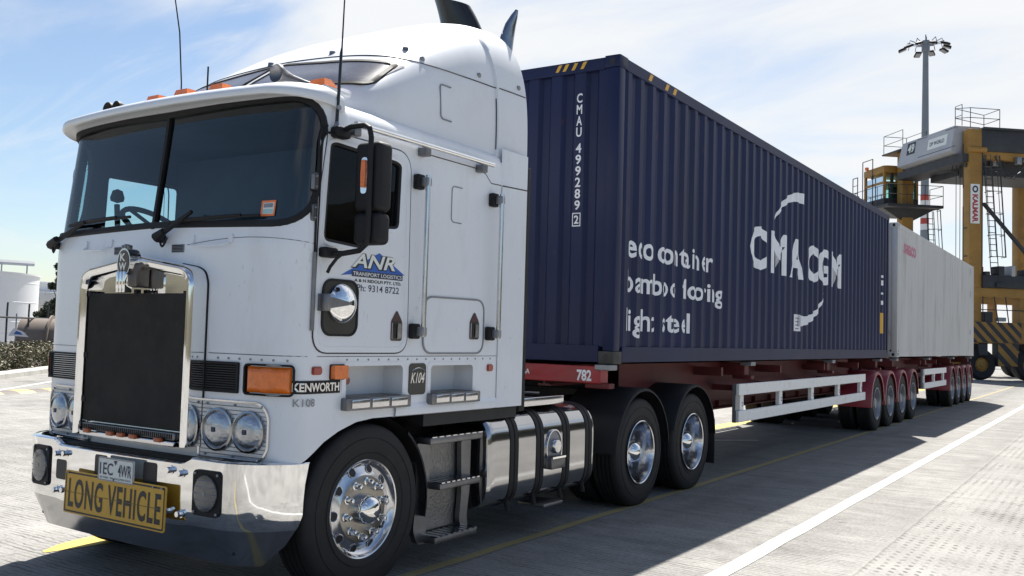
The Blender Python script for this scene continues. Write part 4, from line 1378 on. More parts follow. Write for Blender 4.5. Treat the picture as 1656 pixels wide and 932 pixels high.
# louvred vents
for sg in (1, -1):
    b = MB()
    s0, s1 = (0.525, 0.835) if sg > 0 else (0.62, 1.13)
    g_ = lambda u, v, w: front(sg * u, v, w)
    b.plate(rr(s0, 1.225, s1, 1.405, 0.008), [rr(s0 + 0.012, 1.237, s1 - 0.012, 1.393, 0.004)], g_, 0.0, 0.016, BLACK)
    b.plate(rr(s0 + 0.01, 1.235, s1 - 0.01, 1.395, 0.004), [], g_, 0.003, 0.003, INK)
    for k in range(11):
        z_ = 1.243 + k * 0.0138
        b.grid([[g_(s0 + 0.012 + (s1 - s0 - 0.024) * j / 8, z_ + dz, w) for j in range(9)] for dz, w in ((0.008, 0.004), (0.002, 0.013), (0.0, 0.013))], BLACK)
    b.build("vent", truck, smooth=0)
    # wrap-round indicator
    s0, s1 = (0.895, 1.205) if sg > 0 else (1.165, 1.30)
    ok = rr(s0, 1.232, s1, 1.392, 0.018)
    b = MB()
    b.plate(ring_pts(densify(ok, 0.04), 0.010), [densify(ok, 0.04)], g_, 0.0, 0.024, BLACK)
    b.plate(densify(ok, 0.04), [], g_, 0.002, 0.002, BLACK)
    ind = b.build("indicator", truck, smooth=20)
    b = MB()
    P = []
    for i in range(25):
        s = s0 + 0.006 + (s1 - s0 - 0.012) * i / 24
        row = []
        for j in range(13):
            z_ = 1.238 + 0.148 * j / 12
            e = min(1.0, min(i, 24 - i) / 2.0, min(j, 12 - j) / 2.0)
            dd = math.hypot((s - (s0 + 0.155)) , (z_ - 1.312))
            row.append(g_(s, z_, 0.006 + 0.022 * e + (0.008 * math.cos(dd * 400) * 0.25 if dd < 0.07 else 0.0) + (0.006 if 0.066 < dd < 0.078 else 0)))
        P.append(row)
    b.grid(P, ORANGE if sg > 0 else MATS["corner_lens_red"])
    b.build("amber_lens" if sg > 0 else "red_lens", ind, smooth=60)
    # headlamp panel: ribbed plate, two round lamps
    s0, s1 = 0.545, 1.075
    pn = densify(rr(s0, 0.845, s1, 1.175, (0.02, 0.10, 0.10, 0.02)), 0.04)
    b = MB()
    b.plate(pn, [], g_, 0.0, 0.010, PANELG)
    for k in range(13):
        z_ = 0.868 + k * 0.0235
        e0 = s0 + 0.01
        e1 = s1 - 0.012 - (0.08 * max(0, (abs(z_ - 1.01) - 0.09) / 0.075) ** 2)
        b.tube([g_(e0 + (e1 - e0) * j / 10, z_, 0.010) for j in range(11)], 0.0022, STEEL, 4)
    b.plate(ring_pts(pn, 0.008), [ring_pts(pn, -0.004)], g_, 0.0, 0.016, ALLOY)
    for ss in (0.60, 0.82, 1.03):
        b.tube([g_(ss, 0.862, 0.01), g_(ss, 0.862, 0.018)], 0.007, STEEL, 6)
        b.tube([g_(ss, 1.158, 0.01), g_(ss, 1.158, 0.018)], 0.007, STEEL, 6)
    hp = b.build("headlamp_panel", truck, smooth=30)
    for sc_, r_ in ((0.695, 0.108), (0.935, 0.104)):
        b = MB()
        P = []
        for rad, off in ((1.18, 0.010), (1.16, 0.026), (1.05, 0.030), (1.0, 0.018), (0.97, 0.022), (0.80, 0.034), (0.55, 0.043), (0.25, 0.048), (0.001, 0.049)):
            P.append([g_(sc_ + r_ * rad * math.cos(2 * math.pi * k / 32), 1.01 + r_ * rad * math.sin(2 * math.pi * k / 32), off) for k in range(32)])
        b.grid(P[:4], CHROMED, closed=True)
        b.grid(P[3:], LAMPC, closed=True)
        for k in ():
            e = math.sqrt(max(0, 1 - (k / 5) ** 2)) * r_ * 0.9
            b.tube([g_(sc_ + k * r_ / 5, 1.01 - e + 2 * e * j / 6, 0.030 + 0.020 * (1 - (k / 5) ** 2) * (1 - ((j - 3) / 3) ** 2 * 0.8)) for j in range(7)], 0.0016, ALU, 4)
        b.plate(rr(sc_ - 0.014, 0.997, sc_ + 0.014, 1.025, 0.004), [], g_, 0.051, 0.053, NAVY)
        b.build("headlamp", hp, smooth=50)
# ---------------- bumper
b = MB()
def bump(s_, z, off=0.0):
    """plan curve of the bumper: flat face, then a bend and a swept-back end"""
    xs = abs(s_); sg = 1 if s_ >= 0 else -1
    tab_x = [(0, 0), (0.88, 0.88), (0.96, 0.958), (1.04, 1.03), (1.12, 1.094), (1.20, 1.148), (1.28, 1.192), (1.36, 1.225), (1.44, 1.246), (1.52, 1.255)]
    tab_y = [(0, -4.225), (0.5, -4.215), (0.88, -4.195), (0.96, -4.18), (1.04, -4.148), (1.12, -4.102), (1.20, -4.044), (1.28, -3.979), (1.36, -3.907), (1.44, -3.829), (1.52, -3.75)]
    xx, yy = lerp_tab(tab_x, xs), lerp_tab(tab_y, xs)
    e = 0.01
    tx, ty = lerp_tab(tab_x, xs + e) - lerp_tab(tab_x, xs - e if xs > e else 0), lerp_tab(tab_y, xs + e) - lerp_tab(tab_y, max(0, xs - e))
    nv = Vector((-(-ty), -tx, 0)).normalized() if (tx or ty) else Vector((0, -1, 0))
    nv = Vector((ty, -tx, 0)).normalized()
    tuck = 0.0 if z > 0.52 else 0.11 * ((0.52 - z) / 0.25)
    off = off - tuck
    return Vector((sg * (xx + nv.x * off), yy + nv.y * off, z))
BPM = lambda u, v, w: bump(u, v, w)
def s_end(z):
    return lerp_tab([(0.265, 1.18), (0.37, 1.32), (0.52, 1.40), (0.70, 1.405), (0.84, 1.43)], z)
def z_top(s_):
    a = abs(s_)
    return lerp_tab([(0, 0.815), (0.60, 0.815), (0.67, 0.850), (1.43, 0.842)], a)
zs_f = [0.0, 0.10, 0.2, 0.34, 0.345, 0.36, 0.5, 0.65, 0.8, 0.92, 1.0]
P = []
for j, t in enumerate([0, .08, .2, .33, .36, .39, .5, .65, .8, .93, 1.0]):
    row = []
    for i in range(97):
        q = -1 + 2 * i / 96
        s_ = q * 1.4
        zt = z_top(s_)
        z = 0.265 + (zt - 0.265) * t
        s_ = q * s_end(z)
        row.append(bump(s_, z))
    P.append(row)
P.append([p + Vector((-0.006 * (1 if p.x > 0 else -1), 0.012, 0.008)) for p in P[-1]])
P.append([p + Vector((-0.03 * (1 if p.x > 0 else -1) * (1 if abs(p.x) > 1.0 else 0), 0.025, 0)) for p in P[-1]])
b.grid(P[:5], CHROMED)
b.grid(P[4:], CHROME)
bp = b.build("bumper", truck, smooth=35, merge=0.0002)
b = MB()
b.box((-0.95, -4.10, 0.33), (0.95, -4.0, 0.83), BLACK)
b.box((-0.62, -4.17, 0.72), (0.72, -3.95, 0.835), BLACK)
b.build("bumper_backing", bp)
for sg in (1, -1):
    g_ = lambda u, v, w: bump(sg * u, v, w)
    b = MB()
    pn = densify(rr(0.715, 0.545, 0.925, 0.80, 0.03), 0.03)
    b.plate(pn, [], g_, 0.0, 0.012, BLACK)
    for u_ in (0.735, 0.905):
        for v_ in (0.565, 0.78):
            b.tube([g_(u_, v_, 0.012), g_(u_, v_, 0.018)], 0.008, STEEL, 6)
    fg = b.build("driving_lamp", bp, smooth=25)
    b = MB()
    P = []
    for rad, off in ((1.0, 0.012), (0.97, 0.020), (0.7, 0.024), (0.35, 0.026), (0.001, 0.026)):
        P.append([g_(0.82 + 0.088 * rad * math.cos(2 * math.pi * k / 28), 0.672 + 0.105 * rad * math.sin(2 * math.pi * k / 28), off) for k in range(28)])
    b.grid(P, mat("smoked_lamp_lens", (0.10, 0.105, 0.115), 0.18, 0.4, 0.3, 25, 0, 1, 0.7) if "smoked_lamp_lens" not in MATS else MATS["smoked_lamp_lens"], closed=True)
    for z_ in (0.60, 0.635, 0.672, 0.71, 0.745):
        e = 0.088 * math.sqrt(1 - ((z_ - 0.672) / 0.105) ** 2) * 0.95
        b.tube([g_(0.82 - e + 2 * e * j / 5, z_, 0.024) for j in range(6)], 0.0022, STEEL, 4)
    b.plate(rr(0.808, 0.66, 0.832, 0.684, 0.003), [], g_, 0.027, 0.028, STEEL)
    b.build("lens", fg, smooth=50)
    for u_, v_ in ((0.52, 0.775), (0.615, 0.765), (0.52, 0.545), (0.615, 0.535)):
        b = MB()
        b.lathe([(0.0, 0.03), (0.016, 0.03), (0.018, 0.024), (0.018, 0.004), (0.026, 0.004), (0.026, 0.0)], (0, 0, 0), 'y', CHROME, 8)
        p = g_(u_, v_, 0.0)
        for v in b.bm.verts:
            v.co = Vector((v.co.x + p.x, p.y - v.co.y, v.co.z + p.z))
        b.build("bumper_bolt", bp, smooth=30)
for s_, w_, z0, z1 in ((-0.575, 0.12, 0.605, 0.73), (-0.14, 0.13, 0.66, 0.80), (0.335, 0.125, 0.66, 0.80)):
    b = MB()
    b.plate(rr(s_ - w_ / 2, z0, s_ + w_ / 2, z1, 0.018), [], BPM, 0.001, 0.0015, INK)
    b.build("tow_opening", bp, smooth=0)
# number plate and long-vehicle board
b = MB()
nf = gmap(-4.262)
nf2 = lambda u, v, w: nf(u * 0.93 + 0.085, v - 0.025, w)
b.plate(rr(-0.20, 0.685, 0.172, 0.825, 0.012), [], nf2, -0.004, 0.004, PLATEW)
b.plate(rr(-0.20, 0.685, 0.172, 0.825, 0.012), [rr(-0.192, 0.693, 0.164, 0.817, 0.010)], nf2, 0.005, 0.005, STEEL)
b.text("1EC", lambda u, v, w: nf2(-0.180 + u, 0.722 + v, 0.006), 0.14, 0.072, NAVY, 0.01)
b.text("4WR", lambda u, v, w: nf2(0.012 + u, 0.722 + v, 0.006), 0.14, 0.072, NAVY, 0.01)
b.add([nf2(-0.035, 0.812, 0.006), nf2(0.005, 0.812, 0.006), nf2(-0.015, 0.785, 0.006)], [(0, 1, 2)], NAVY)
b.text("VICTORIA - THE EDUCATION STATE", lambda u, v, w: nf2(-0.178 + u, 0.700 + v, 0.006), 0.325, 0.011, NAVY, 0.01)
b.build("number_plate", bp, smooth=0)
b = MB()
lv = lambda u, v, w: Vector((u + 0.035, -4.262 - w + 0.02 * (v - 0.55), v))
b.plate(rr(-0.475, 0.425, 0.515, 0.685, 0.012), [], lv, -0.004, 0.004, YELLOW)
b.plate(rr(-0.467, 0.433, 0.507, 0.677, 0.01), [rr(-0.457, 0.443, 0.497, 0.667, 0.008)], lv, 0.0052, 0.0052, INK)
b.text("LONG VEHICLE", lambda u, v, w: lv(-0.43 + u, 0.463 + v, 0.0056), 0.905, 0.178, INK, 0.02, spacing=1.12)
b.box((-0.47, -4.2685, 0.553), (0.51, -4.262, 0.556), mat("plate_joint", (0.2, 0.13, 0.03), 0.6))
for u_ in (-0.44, 0.40, 0.48, 0.02):
    b.tube([lv(u_, 0.672, 0.004), lv(u_, 0.672, 0.012)], 0.007, STEEL, 8)
b.build("warning_board", bp, smooth=0)

# ---------------- chassis, axle, tank, ladder, wheels
b = MB()
for sg in (1, -1):
    b.box((sg * 0.36, -3.95, 0.78), (sg * 0.44, 2.75, 1.02), CHASSIS)
b.box((-0.95, -3.37, 0.36), (0.95, -3.25, 0.52), CHASSIS, 0.03)
b.box((-0.7, -3.9, 0.7), (0.7, -2.2, 1.06), CHASSIS)
b.box((-1.0, -2.2, 0.55), (0.62, -0.2, 1.0), CHASSIS)
for y_ in (0.65, 1.96):
    b.box((-0.95, y_ - 0.10, 0.40), (0.95, y_ + 0.10, 0.62), CHASSIS, 0.05)
    b.lathe([(0, -0.2), (0.2, -0.18), (0.24, 0), (0.2, 0.18), (0, 0.2)], (0, y_, 0.51), 'x', CHASSIS, 20)
for sg in (1, -1):
    b.box((sg * 0.45, -0.1, 0.62), (sg * 0.60, 2.6, 0.74), CHASSIS)
b.box((-1.0, -3.95, 0.74), (1.0, -3.85, 0.84), CHASSIS)
# wheel-arch liner behind the skirt, side sill under the sleeper
P = []
for k in range(15):
    a = R(-5 + 175 * k / 14)
    P.append([(0.78, -3.31 + 0.60 * math.cos(a), 0.53 + 0.56 * math.sin(a)), (1.205, -3.31 + 0.60 * math.cos(a), 0.53 + 0.56 * math.sin(a))])
b.grid(P, BLACK)
b.box((0.3, -2.75, 0.98), (1.20, -1.6, 1.065), CHASSIS)
b.build("chassis", truck)
b = MB()
b.lathe([(0.42, -0.16), (0.46, -0.12), (0.47, 0.0), (0.46, 0.04), (0.12, 0.06), (0.10, 0.0)], (0, 1.3, 1.13), 'z', CHASSIS, 32)
b.box((-0.45, 0.75, 0.98), (0.45, 1.85, 1.08), CHASSIS)
b.build("fifth_wheel", truck)
# lower painted sill
b = MB()
P = [[Vector((HWID + w, y_, z)) for y_ in (-3.10, -2.72, -2.715, -2.15, -2.145, -1.95)] for w, z in ((0.0, 1.15), (0.012, 1.135), (0.018, 1.11), (0.012, 1.072), (-0.03, 1.062))]
b.grid(P, WHITE)
b.build("sill_panel", truck, smooth=40)
# fuel tank
def tank(y0, y1, straps, nm):
    b = MB()
    sec = []
    for k in range(64):
        a = 2 * math.pi * k / 64
        ca, sa = math.cos(a), math.sin(a)
        n1_ = 3.3 if ca > 0 else 4.0
        sec.append((0.88 + 0.365 * math.copysign(abs(ca) ** (2 / n1_), ca), 0.668 + 0.37 * math.copysign(abs(sa) ** (2 / (4.0 if sa > 0 else 5.5)), sa)))
    def ring(k, y_):
        c = (0.88, 0.675)
        return [Vector((c[0] + (p[0] - c[0]) * k, y_, c[1] + (p[1] - c[1]) * k)) for p in sec]
    n_ = 30
    rows_ = [ring(0.02, y0 - 0.005), ring(0.86, y0 - 0.004), ring(0.965, y0 + 0.010), ring(0.995, y0 + 0.035)]
    for k in range(n_ + 1):
        rows_.append(ring(1.0, y0 + 0.05 + (y1 - y0 - 0.1) * k / n_))
    rows_ += [ring(0.995, y1 - 0.035), ring(0.965, y1 - 0.010), ring(0.86, y1 + 0.004), ring(0.02, y1 + 0.005)]
    b.grid(rows_, TANKM, closed=True)
    tk = b.build(nm, truck, smooth=40)
    for y_ in straps:
        b = MB()
        for d in (-0.032, 0.032):
            rows_ = [ring(k, y_ + d + e) for k, e in ((1.0, -0.026), (1.015, -0.024), (1.015, 0.024), (1.0, 0.026))]
            b.grid(rows_, BLACK, closed=True)
        b.tube([(1.18, y_, 0.36), (1.20, y_, 0.27)], 0.02, BLACK, 8)
        b.build("strap", tk, smooth=30)
    return tk
tk = tank(-2.03, -0.36, (-1.68, -1.30, -0.88, -0.49), "fuel_tank")
b = MB()
ty, tz = -1.09, 0.70
b.plate(circ(ty, tz, 0.125, 28, 0.155), [circ(ty, tz, 0.115, 28, 0.145)], SIDE(1.245), -0.02, 0.012, ALLOY)
b.plate(circ(ty, tz, 0.116, 28, 0.146), [], SIDE(1.245), 0.002, 0.003, STEEL)
b.lathe([(0.06, 0.003), (0.06, 0.03), (0.05, 0.045), (0, 0.048)], (1.245, ty, tz + 0.02), 'x', ALLOY, 20)
b.box((1.235, ty - 0.11, tz - 0.16), (1.30, ty + 0.11, tz - 0.06), ALU, 0.01)
b.box((1.30, ty - 0.105, tz - 0.075), (1.305, ty + 0.105, tz - 0.06), CHROME)
b.build("step_recess", tk)
b = MB()
b.box((1.0, -1.22, 0.235), (1.25, -0.92, 0.265), ALU, 0.008)
b.build("tank_step", tk)
b = MB()
b.box((0.62, -1.50, 1.06), (1.14, -0.80, 1.085), CHECKER)
b.box((1.14, -1.48, 1.045), (1.165, -0.80, 1.115), ALLOY, 0.006)
for q in (0.0, 0.28):
    b.tube([(0.2 + q, -1.45, 1.14), (1.10, -1.10 - q, 1.14)], 0.012, ALU, 6)
b.build("deck_plate", truck, smooth=25)
# side ladder with three treads
b = MB()
for y0, y1 in ((-2.76, -2.60), (-2.24, -2.12)):
    b.plate(fillet([(y0, 0.86), (y0 + 0.02, 0.45), (y0 - 0.0, 0.28), (y0 + 0.05, 0.18), (y1, 0.18), (y1 - 0.03, 0.30), (y1, 0.48), (y1, 0.86)], 0.04, 4), [], SIDE(1.13), -0.02, 0.02, ALU)
b.box((1.06, -2.78, 0.25), (1.10, -2.12, 0.87), CHECKER)
ld = b.build("side_ladder", truck, smooth=25)
for z_, y0, y1 in ((0.86, -2.74, -2.13), (0.545, -2.62, -2.15), (0.19, -2.66, -2.17)):
    b = MB()
    b.box((1.08, y0, z_), (1.262, y1, z_ + 0.045), ALU, 0.008)
    n_ = 8
    for k in range(n_):
        a0 = y0 + (y1 - y0) * k / n_
        b.box((1.09, a0 + 0.012, z_ + 0.045), (1.266, a0 + (y1 - y0) / n_ - 0.012, z_ + 0.052), ALLOY)
    b.build("tread", ld, smooth=25)

# wheels --------------------------------------------------------------------
HUBF = mat("hub_face", (0.34, 0.32, 0.29), 0.30, 1.0, 0.1, 20, dirt=(0.12, 0.10, 0.08), damt=0.6, dscale=9)
def tyre_prof(c, w):
    h = w / 2
    P = [(0.287, -h * 0.78), (0.300, -h * 0.90), (0.34, -h * 0.99), (0.40, -h), (0.455, -h * 0.99), (0.490, -h * 0.93), (0.508, -h * 0.86), (0.520, -h * 0.74)]
    Q = []
    for g in (-0.45, -0.15, 0.15, 0.45):
        Q += [(0.524, h * (g - 0.045)), (0.509, h * (g - 0.03)), (0.509, h * (g + 0.03)), (0.524, h * (g + 0.045))]
    P = P + Q + [(r, -x_) for r, x_ in reversed(P)]
    return [(r, c + x_) for r, x_ in P]
def mk_wheel(name, center, parent, kind, sg=1):
    hub = MB()
    if kind == 'steer':
        hub.lathe([(0.092, 0.118), (0.090, 0.160), (0.083, 0.188), (0.062, 0.207), (0.03, 0.217), (0.0, 0.219)], (0, 0, 0), 'x', CHROME, 32)
        for k in range(10):
            a = 2 * math.pi * (k + 0.3) / 10
            c = (0, 0.1675 * math.cos(a), 0.1675 * math.sin(a))
            hub.lathe([(0.026, 0.116), (0.026, 0.126), (0.0185, 0.128), (0.0185, 0.160), (0.013, 0.174), (0, 0.178)], c, 'x', CHROME, 12)
    elif kind == 'drive':
        hub.lathe([(0.16, -0.03), (0.155, 0.005), (0.11, 0.02), (0.105, 0.06), (0.085, 0.10), (0.05, 0.125), (0.0, 0.135)], (0, 0, 0), 'x', CHROME, 32)
        for k in range(10):
            a = 2 * math.pi * (k + 0.3) / 10
            hub.lathe([(0.022, -0.03), (0.022, 0.01), (0, 0.02)], (0, 0.1675 * math.cos(a), 0.1675 * math.sin(a)), 'x', STEEL, 8)
    else:
        hub.lathe([(0.17, -0.04), (0.15, 0.0), (0.12, 0.02), (0.11, 0.10), (0.09, 0.12), (0.0, 0.125)], (0, 0, 0), 'x', STEEL, 24)
    W_ = hub.build(name, parent, origin=(0, 0, 0), smooth=40)
    t = MB()
    n_ = 96
    t.lathe(tyre_prof(0.0, 0.285), (0, 0, 0), 'x', RUBBER, n_)
    if kind != 'steer':
        t.lathe(tyre_prof(-0.33, 0.285), (0, 0, 0), 'x', RUBBER, 64)
    for rad in (0.345, 0.435):
        t.lathe([(rad - 0.003, 0.140), (rad, 0.1455), (rad + 0.003, 0.140)], (0, 0, 0), 'x', RUBBER, 96)
    t.build("tyre", W_, origin=(0, 0, 0), smooth=30)
    r = MB()
    if kind == 'steer':
        r.lathe([(0.290, 0.10), (0.305, 0.118), (0.306, 0.126), (0.300, 0.131), (0.292, 0.128), (0.284, 0.112), (0.272, 0.098), (0.258, 0.092), (0.225, 0.104), (0.210, 0.112), (0.206, 0.115)], (0, 0, 0), 'x', ALLOY, 64)
        r.lathe([(0.206, 0.115), (0.200, 0.118), (0.10, 0.118), (0.0, 0.118)], (0, 0, 0), 'x', HUBF, 64)
        for k in range(10):
            a = 2 * math.pi * (k + 0.12) / 10
            c = Vector((0.1005, 0.244 * math.cos(a), 0.244 * math.sin(a)))
            rad = Vector((0, math.cos(a), math.sin(a))); tan = Vector((0, -math.sin(a), math.cos(a)))
            sl = (rad * 0.033 + Vector((-0.012, 0, 0))).normalized()
            r.add([c + Vector((0.0018, 0, 0)) + (sl * 0.026 * math.cos(2 * math.pi * j / 20) + tan * 0.028 * math.sin(2 * math.pi * j / 20)) for j in range(20)], [tuple(range(20))], INK)
            r.tube([c + Vector((0.001, 0, 0)) + (sl * 0.027 * math.cos(2 * math.pi * j / 20) + tan * 0.029 * math.sin(2 * math.pi * j / 20)) for j in range(21)], 0.0022, ALLOY, 5, False)
    else:
        al = ALLOY if kind == 'drive' else mat("trailer_rim", (0.36, 0.37, 0.39), 0.4, 0.5, 0.15, 8, dirt=(0.1, 0.085, 0.07), damt=0.7) if "trailer_rim" not in MATS else MATS["trailer_rim"]
        r.lathe([(0.292, 0.12), (0.306, 0.135), (0.307, 0.146), (0.300, 0.150), (0.290, 0.146), (0.282, 0.125), (0.276, 0.09), (0.262, 0.04), (0.256, -0.05), (0.245, -0.075)], (0, 0, 0), 'x', al, 64)
        r.lathe([(0.250, -0.075), (0.235, -0.075), (0.21, -0.055), (0.19, -0.035), (0.0, -0.03)], (0, 0, 0), 'x', STEEL if kind == 'drive' else al, 48)
        for k in range(10):
            a = 2 * math.pi * k / 10
            c = Vector((-0.053, 0.217 * math.cos(a), 0.217 * math.sin(a)))
            rad = Vector((0.35, math.cos(a), math.sin(a))).normalized(); tan = Vector((0, -math.sin(a), math.cos(a)))
            r.add([c + Vector((0.01, 0, 0)) + (rad * 0.018 * math.cos(2 * math.pi * j / 12) + tan * 0.022 * math.sin(2 * math.pi * j / 12)) for j in range(12)], [tuple(range(12))], INK)
    r.build("rim", W_, origin=(0, 0, 0), smooth=40)
    wl_ = world_loc(parent)
    W_.location = Vector(center) - wl_
    if sg < 0:
        W_.rotation_euler = (0, 0, math.pi)
    return W_
def again(w, center, parent, flip=False):
    c = copy_tree(w, parent)
    c.location = Vector(center) - world_loc(parent)
    c.rotation_euler = (0, 0, math.pi if flip else 0)
    return c
sw = mk_wheel("wheel", (1.075, -3.31, 0.512), truck, 'steer')
again(sw, (-1.075, -3.31, 0.512), truck, True)
dw = mk_wheel("wheel", (1.07, 0.65, 0.512), truck, 'drive')
for x_, y_ in ((1.07, 1.96), (-1.07, 0.65), (-1.07, 1.96)):
    again(dw, (x_, y_, 0.512), truck, x_ < 0)
# mudguards
def mudguard(yc, zc, r_, a0, a1, x0, x1, m, nm, parent, lip=0.03, flap=0.0):
    b = MB()
    P = []
    n_ = 22
    pts = []
    if flap:
        pts.append((yc + r_ * math.cos(R(a1)) , zc + r_ * math.sin(R(a1)) - flap))
    seq = [(yc + r_ * math.cos(R(a0 + (a1 - a0) * k / n_)), zc + r_ * math.sin(R(a0 + (a1 - a0) * k / n_)), R(a0 + (a1 - a0) * k / n_)) for k in range(n_ + 1)]
    rows_ = []
    for yy, zz_, a in seq:
        d = Vector((0, math.cos(a), math.sin(a)))
        p = Vector((0, yy, zz_))
        rows_.append([Vector((x0, 0, 0)) + p, Vector((x1 - 0.02, 0, 0)) + p, Vector((x1, 0, 0)) + p - d * 0.012, Vector((x1 + 0.002, 0, 0)) + p - d * lip, Vector((x1 - 0.012, 0, 0)) + p - d * lip, Vector((x1 - 0.025, 0, 0)) + p - d * 0.015, Vector((x0, 0, 0)) + p - d * 0.012])
    b.grid(rows_, m)
    return b.build(nm, parent, smooth=40)
for sg in (1, -1):
    for yc, a0, a1 in ((0.65, 4, 178), (1.96, 4, 165)):
        x0, x1 = (0.62, 1.245) if sg > 0 else (-1.245, -0.62)
        mudguard(yc, 0.52, 0.615, a0, a1, x0, x1, BLACK, "mudguard", truck)
b = MB()
b.box((0.66, 2.57, 0.22), (1.23, 2.585, 0.72), BLACK, 0.005)
b.build("mud_flap", truck)
b = MB(); b.box((-1.23, 2.57, 0.22), (-0.66, 2.585, 0.72), BLACK, 0.005)
b.build("mud_flap", truck)
b = MB()
P = []
for k in range(12):
    a = R(-12 + 62 * k / 11)
    P.append([(0.85, -3.31 + 0.625 * math.cos(a), 0.50 + 0.60 * math.sin(a)), (1.205, -3.31 + 0.625 * math.cos(a), 0.50 + 0.60 * math.sin(a)), (1.215, -3.31 + 0.60 * math.cos(a), 0.50 + 0.575 * math.sin(a))])
b.grid(P, BLACK)
b.build("arch_guard", truck)
# exhaust stacks with turned-out tips behind the cab
STACKM = mat("heat_blued_steel", (0.22, 0.23, 0.27), 0.15, 1.0, 0.3, 6)
def stack(x_, tip, m, r_):
    b = MB()
    b.tube([(x_, -1.40, 0.95), (x_, -1.40, 2.2), (x_, -1.40, 3.6)] + tip, r_, m, 20, False)
    b.lathe([(0.08, 0.0), (0.13, 0.02), (0.13, 1.4), (0.08, 1.42)], (x_, -1.40, 1.4), 'z', ALU, 24)
    b.build("exhaust_stack", truck, smooth=40)
stack(0.86, [(0.865, -1.40, 3.95), (0.88, -1.40, 4.06), (0.91, -1.40, 4.16), (0.945, -1.40, 4.23), (0.97, -1.40, 4.28)], STACKM, [0.06, 0.06, 0.06, 0.06, 0.058, 0.046, 0.030, 0.012])
b = MB()
ax = Vector((0.46, -1.42, 4.08))
P = []
for k in range(7):
    t = k / 6
    c = ax + Vector((-0.05 * t - 0.05 * t * t, -0.06 * t, 0.34 * t))
    w_ = 0.205 - 0.03 * t
    P.append([c + Vector((w_ * math.cos(2 * math.pi * j / 20), 0.11 * math.sin(2 * math.pi * j / 20), -0.05 * math.cos(2 * math.pi * j / 20) * t)) for j in range(20)])
b.grid(P, BLACKG, closed=True)
b.add(P[-1], [tuple(range(20))], INK)
b.build("air_intake", truck, smooth=40)
# hoses between cab and trailer
b = MB()
for k, x_ in enumerate((-0.3, -0.1, 0.1)):
    b.tube([(x_, -1.55, 1.7), (x_, -1.2, 1.35 - 0.05 * k), (x_ + 0.05, -0.7, 1.2), (x_, -0.1, 1.3)], 0.016, BLACK, 6)
b.build("air_lines", truck)
# ------------------------------------------------------------------ containers
def corr(v, pitch, flat, slope, depth, ph):
    """recess depth of a trapezoid corrugation at v"""
    t = (v - ph) % pitch
    if t < flat: return 0.0
    if t < flat + slope: return depth * (t - flat) / slope
    if t < pitch - slope: return depth
    return depth * (pitch - t) / slope
def breaks(a, c, pitch, flat, slope, ph):
    out = [a]
    k = math.floor((a - ph) / pitch) - 1
    while ph + k * pitch < c + pitch:
        for q in (0, flat, flat + slope, pitch - slope):
            v = ph + k * pitch + q
            if a + 1e-4 < v < c - 1e-4:
                out.append(v)
        k += 1
    return sorted(out) + [c]
XO = 1.219
CASTM = mat("weathered_casting", (0.055, 0.055, 0.05), 0.6, 0.2, 0.2, 12)
def casting(root, x_, y_, z_, m, sx, sy):
    b = MB()
    lo = (x_ - (0.162 if sx > 0 else 0), y_ - (0 if sy < 0 else 0.178), z_); hi = (lo[0] + 0.162, lo[1] + 0.178, z_ + 0.118)
    b.box(lo, hi, m, 0.010)
    xf = hi[0] if sx > 0 else lo[0]
    yf = lo[1] if sy < 0 else hi[1]
    yc, xc, zc = (lo[1] + hi[1]) / 2, (lo[0] + hi[0]) / 2, z_ + 0.059
    b.plate(circ(yc, zc, 0.032, 16, 0.036), [], lambda u, v, w: Vector((xf + sx * w, u, v)), 0.0015, 0.0015, INK)
    b.plate(circ(xc, zc, 0.030, 16, 0.036), [], lambda u, v, w: Vector((u, yf + sy * w, v)), 0.0015, 0.0015, INK)
    b.build("corner_casting", root, smooth=25)
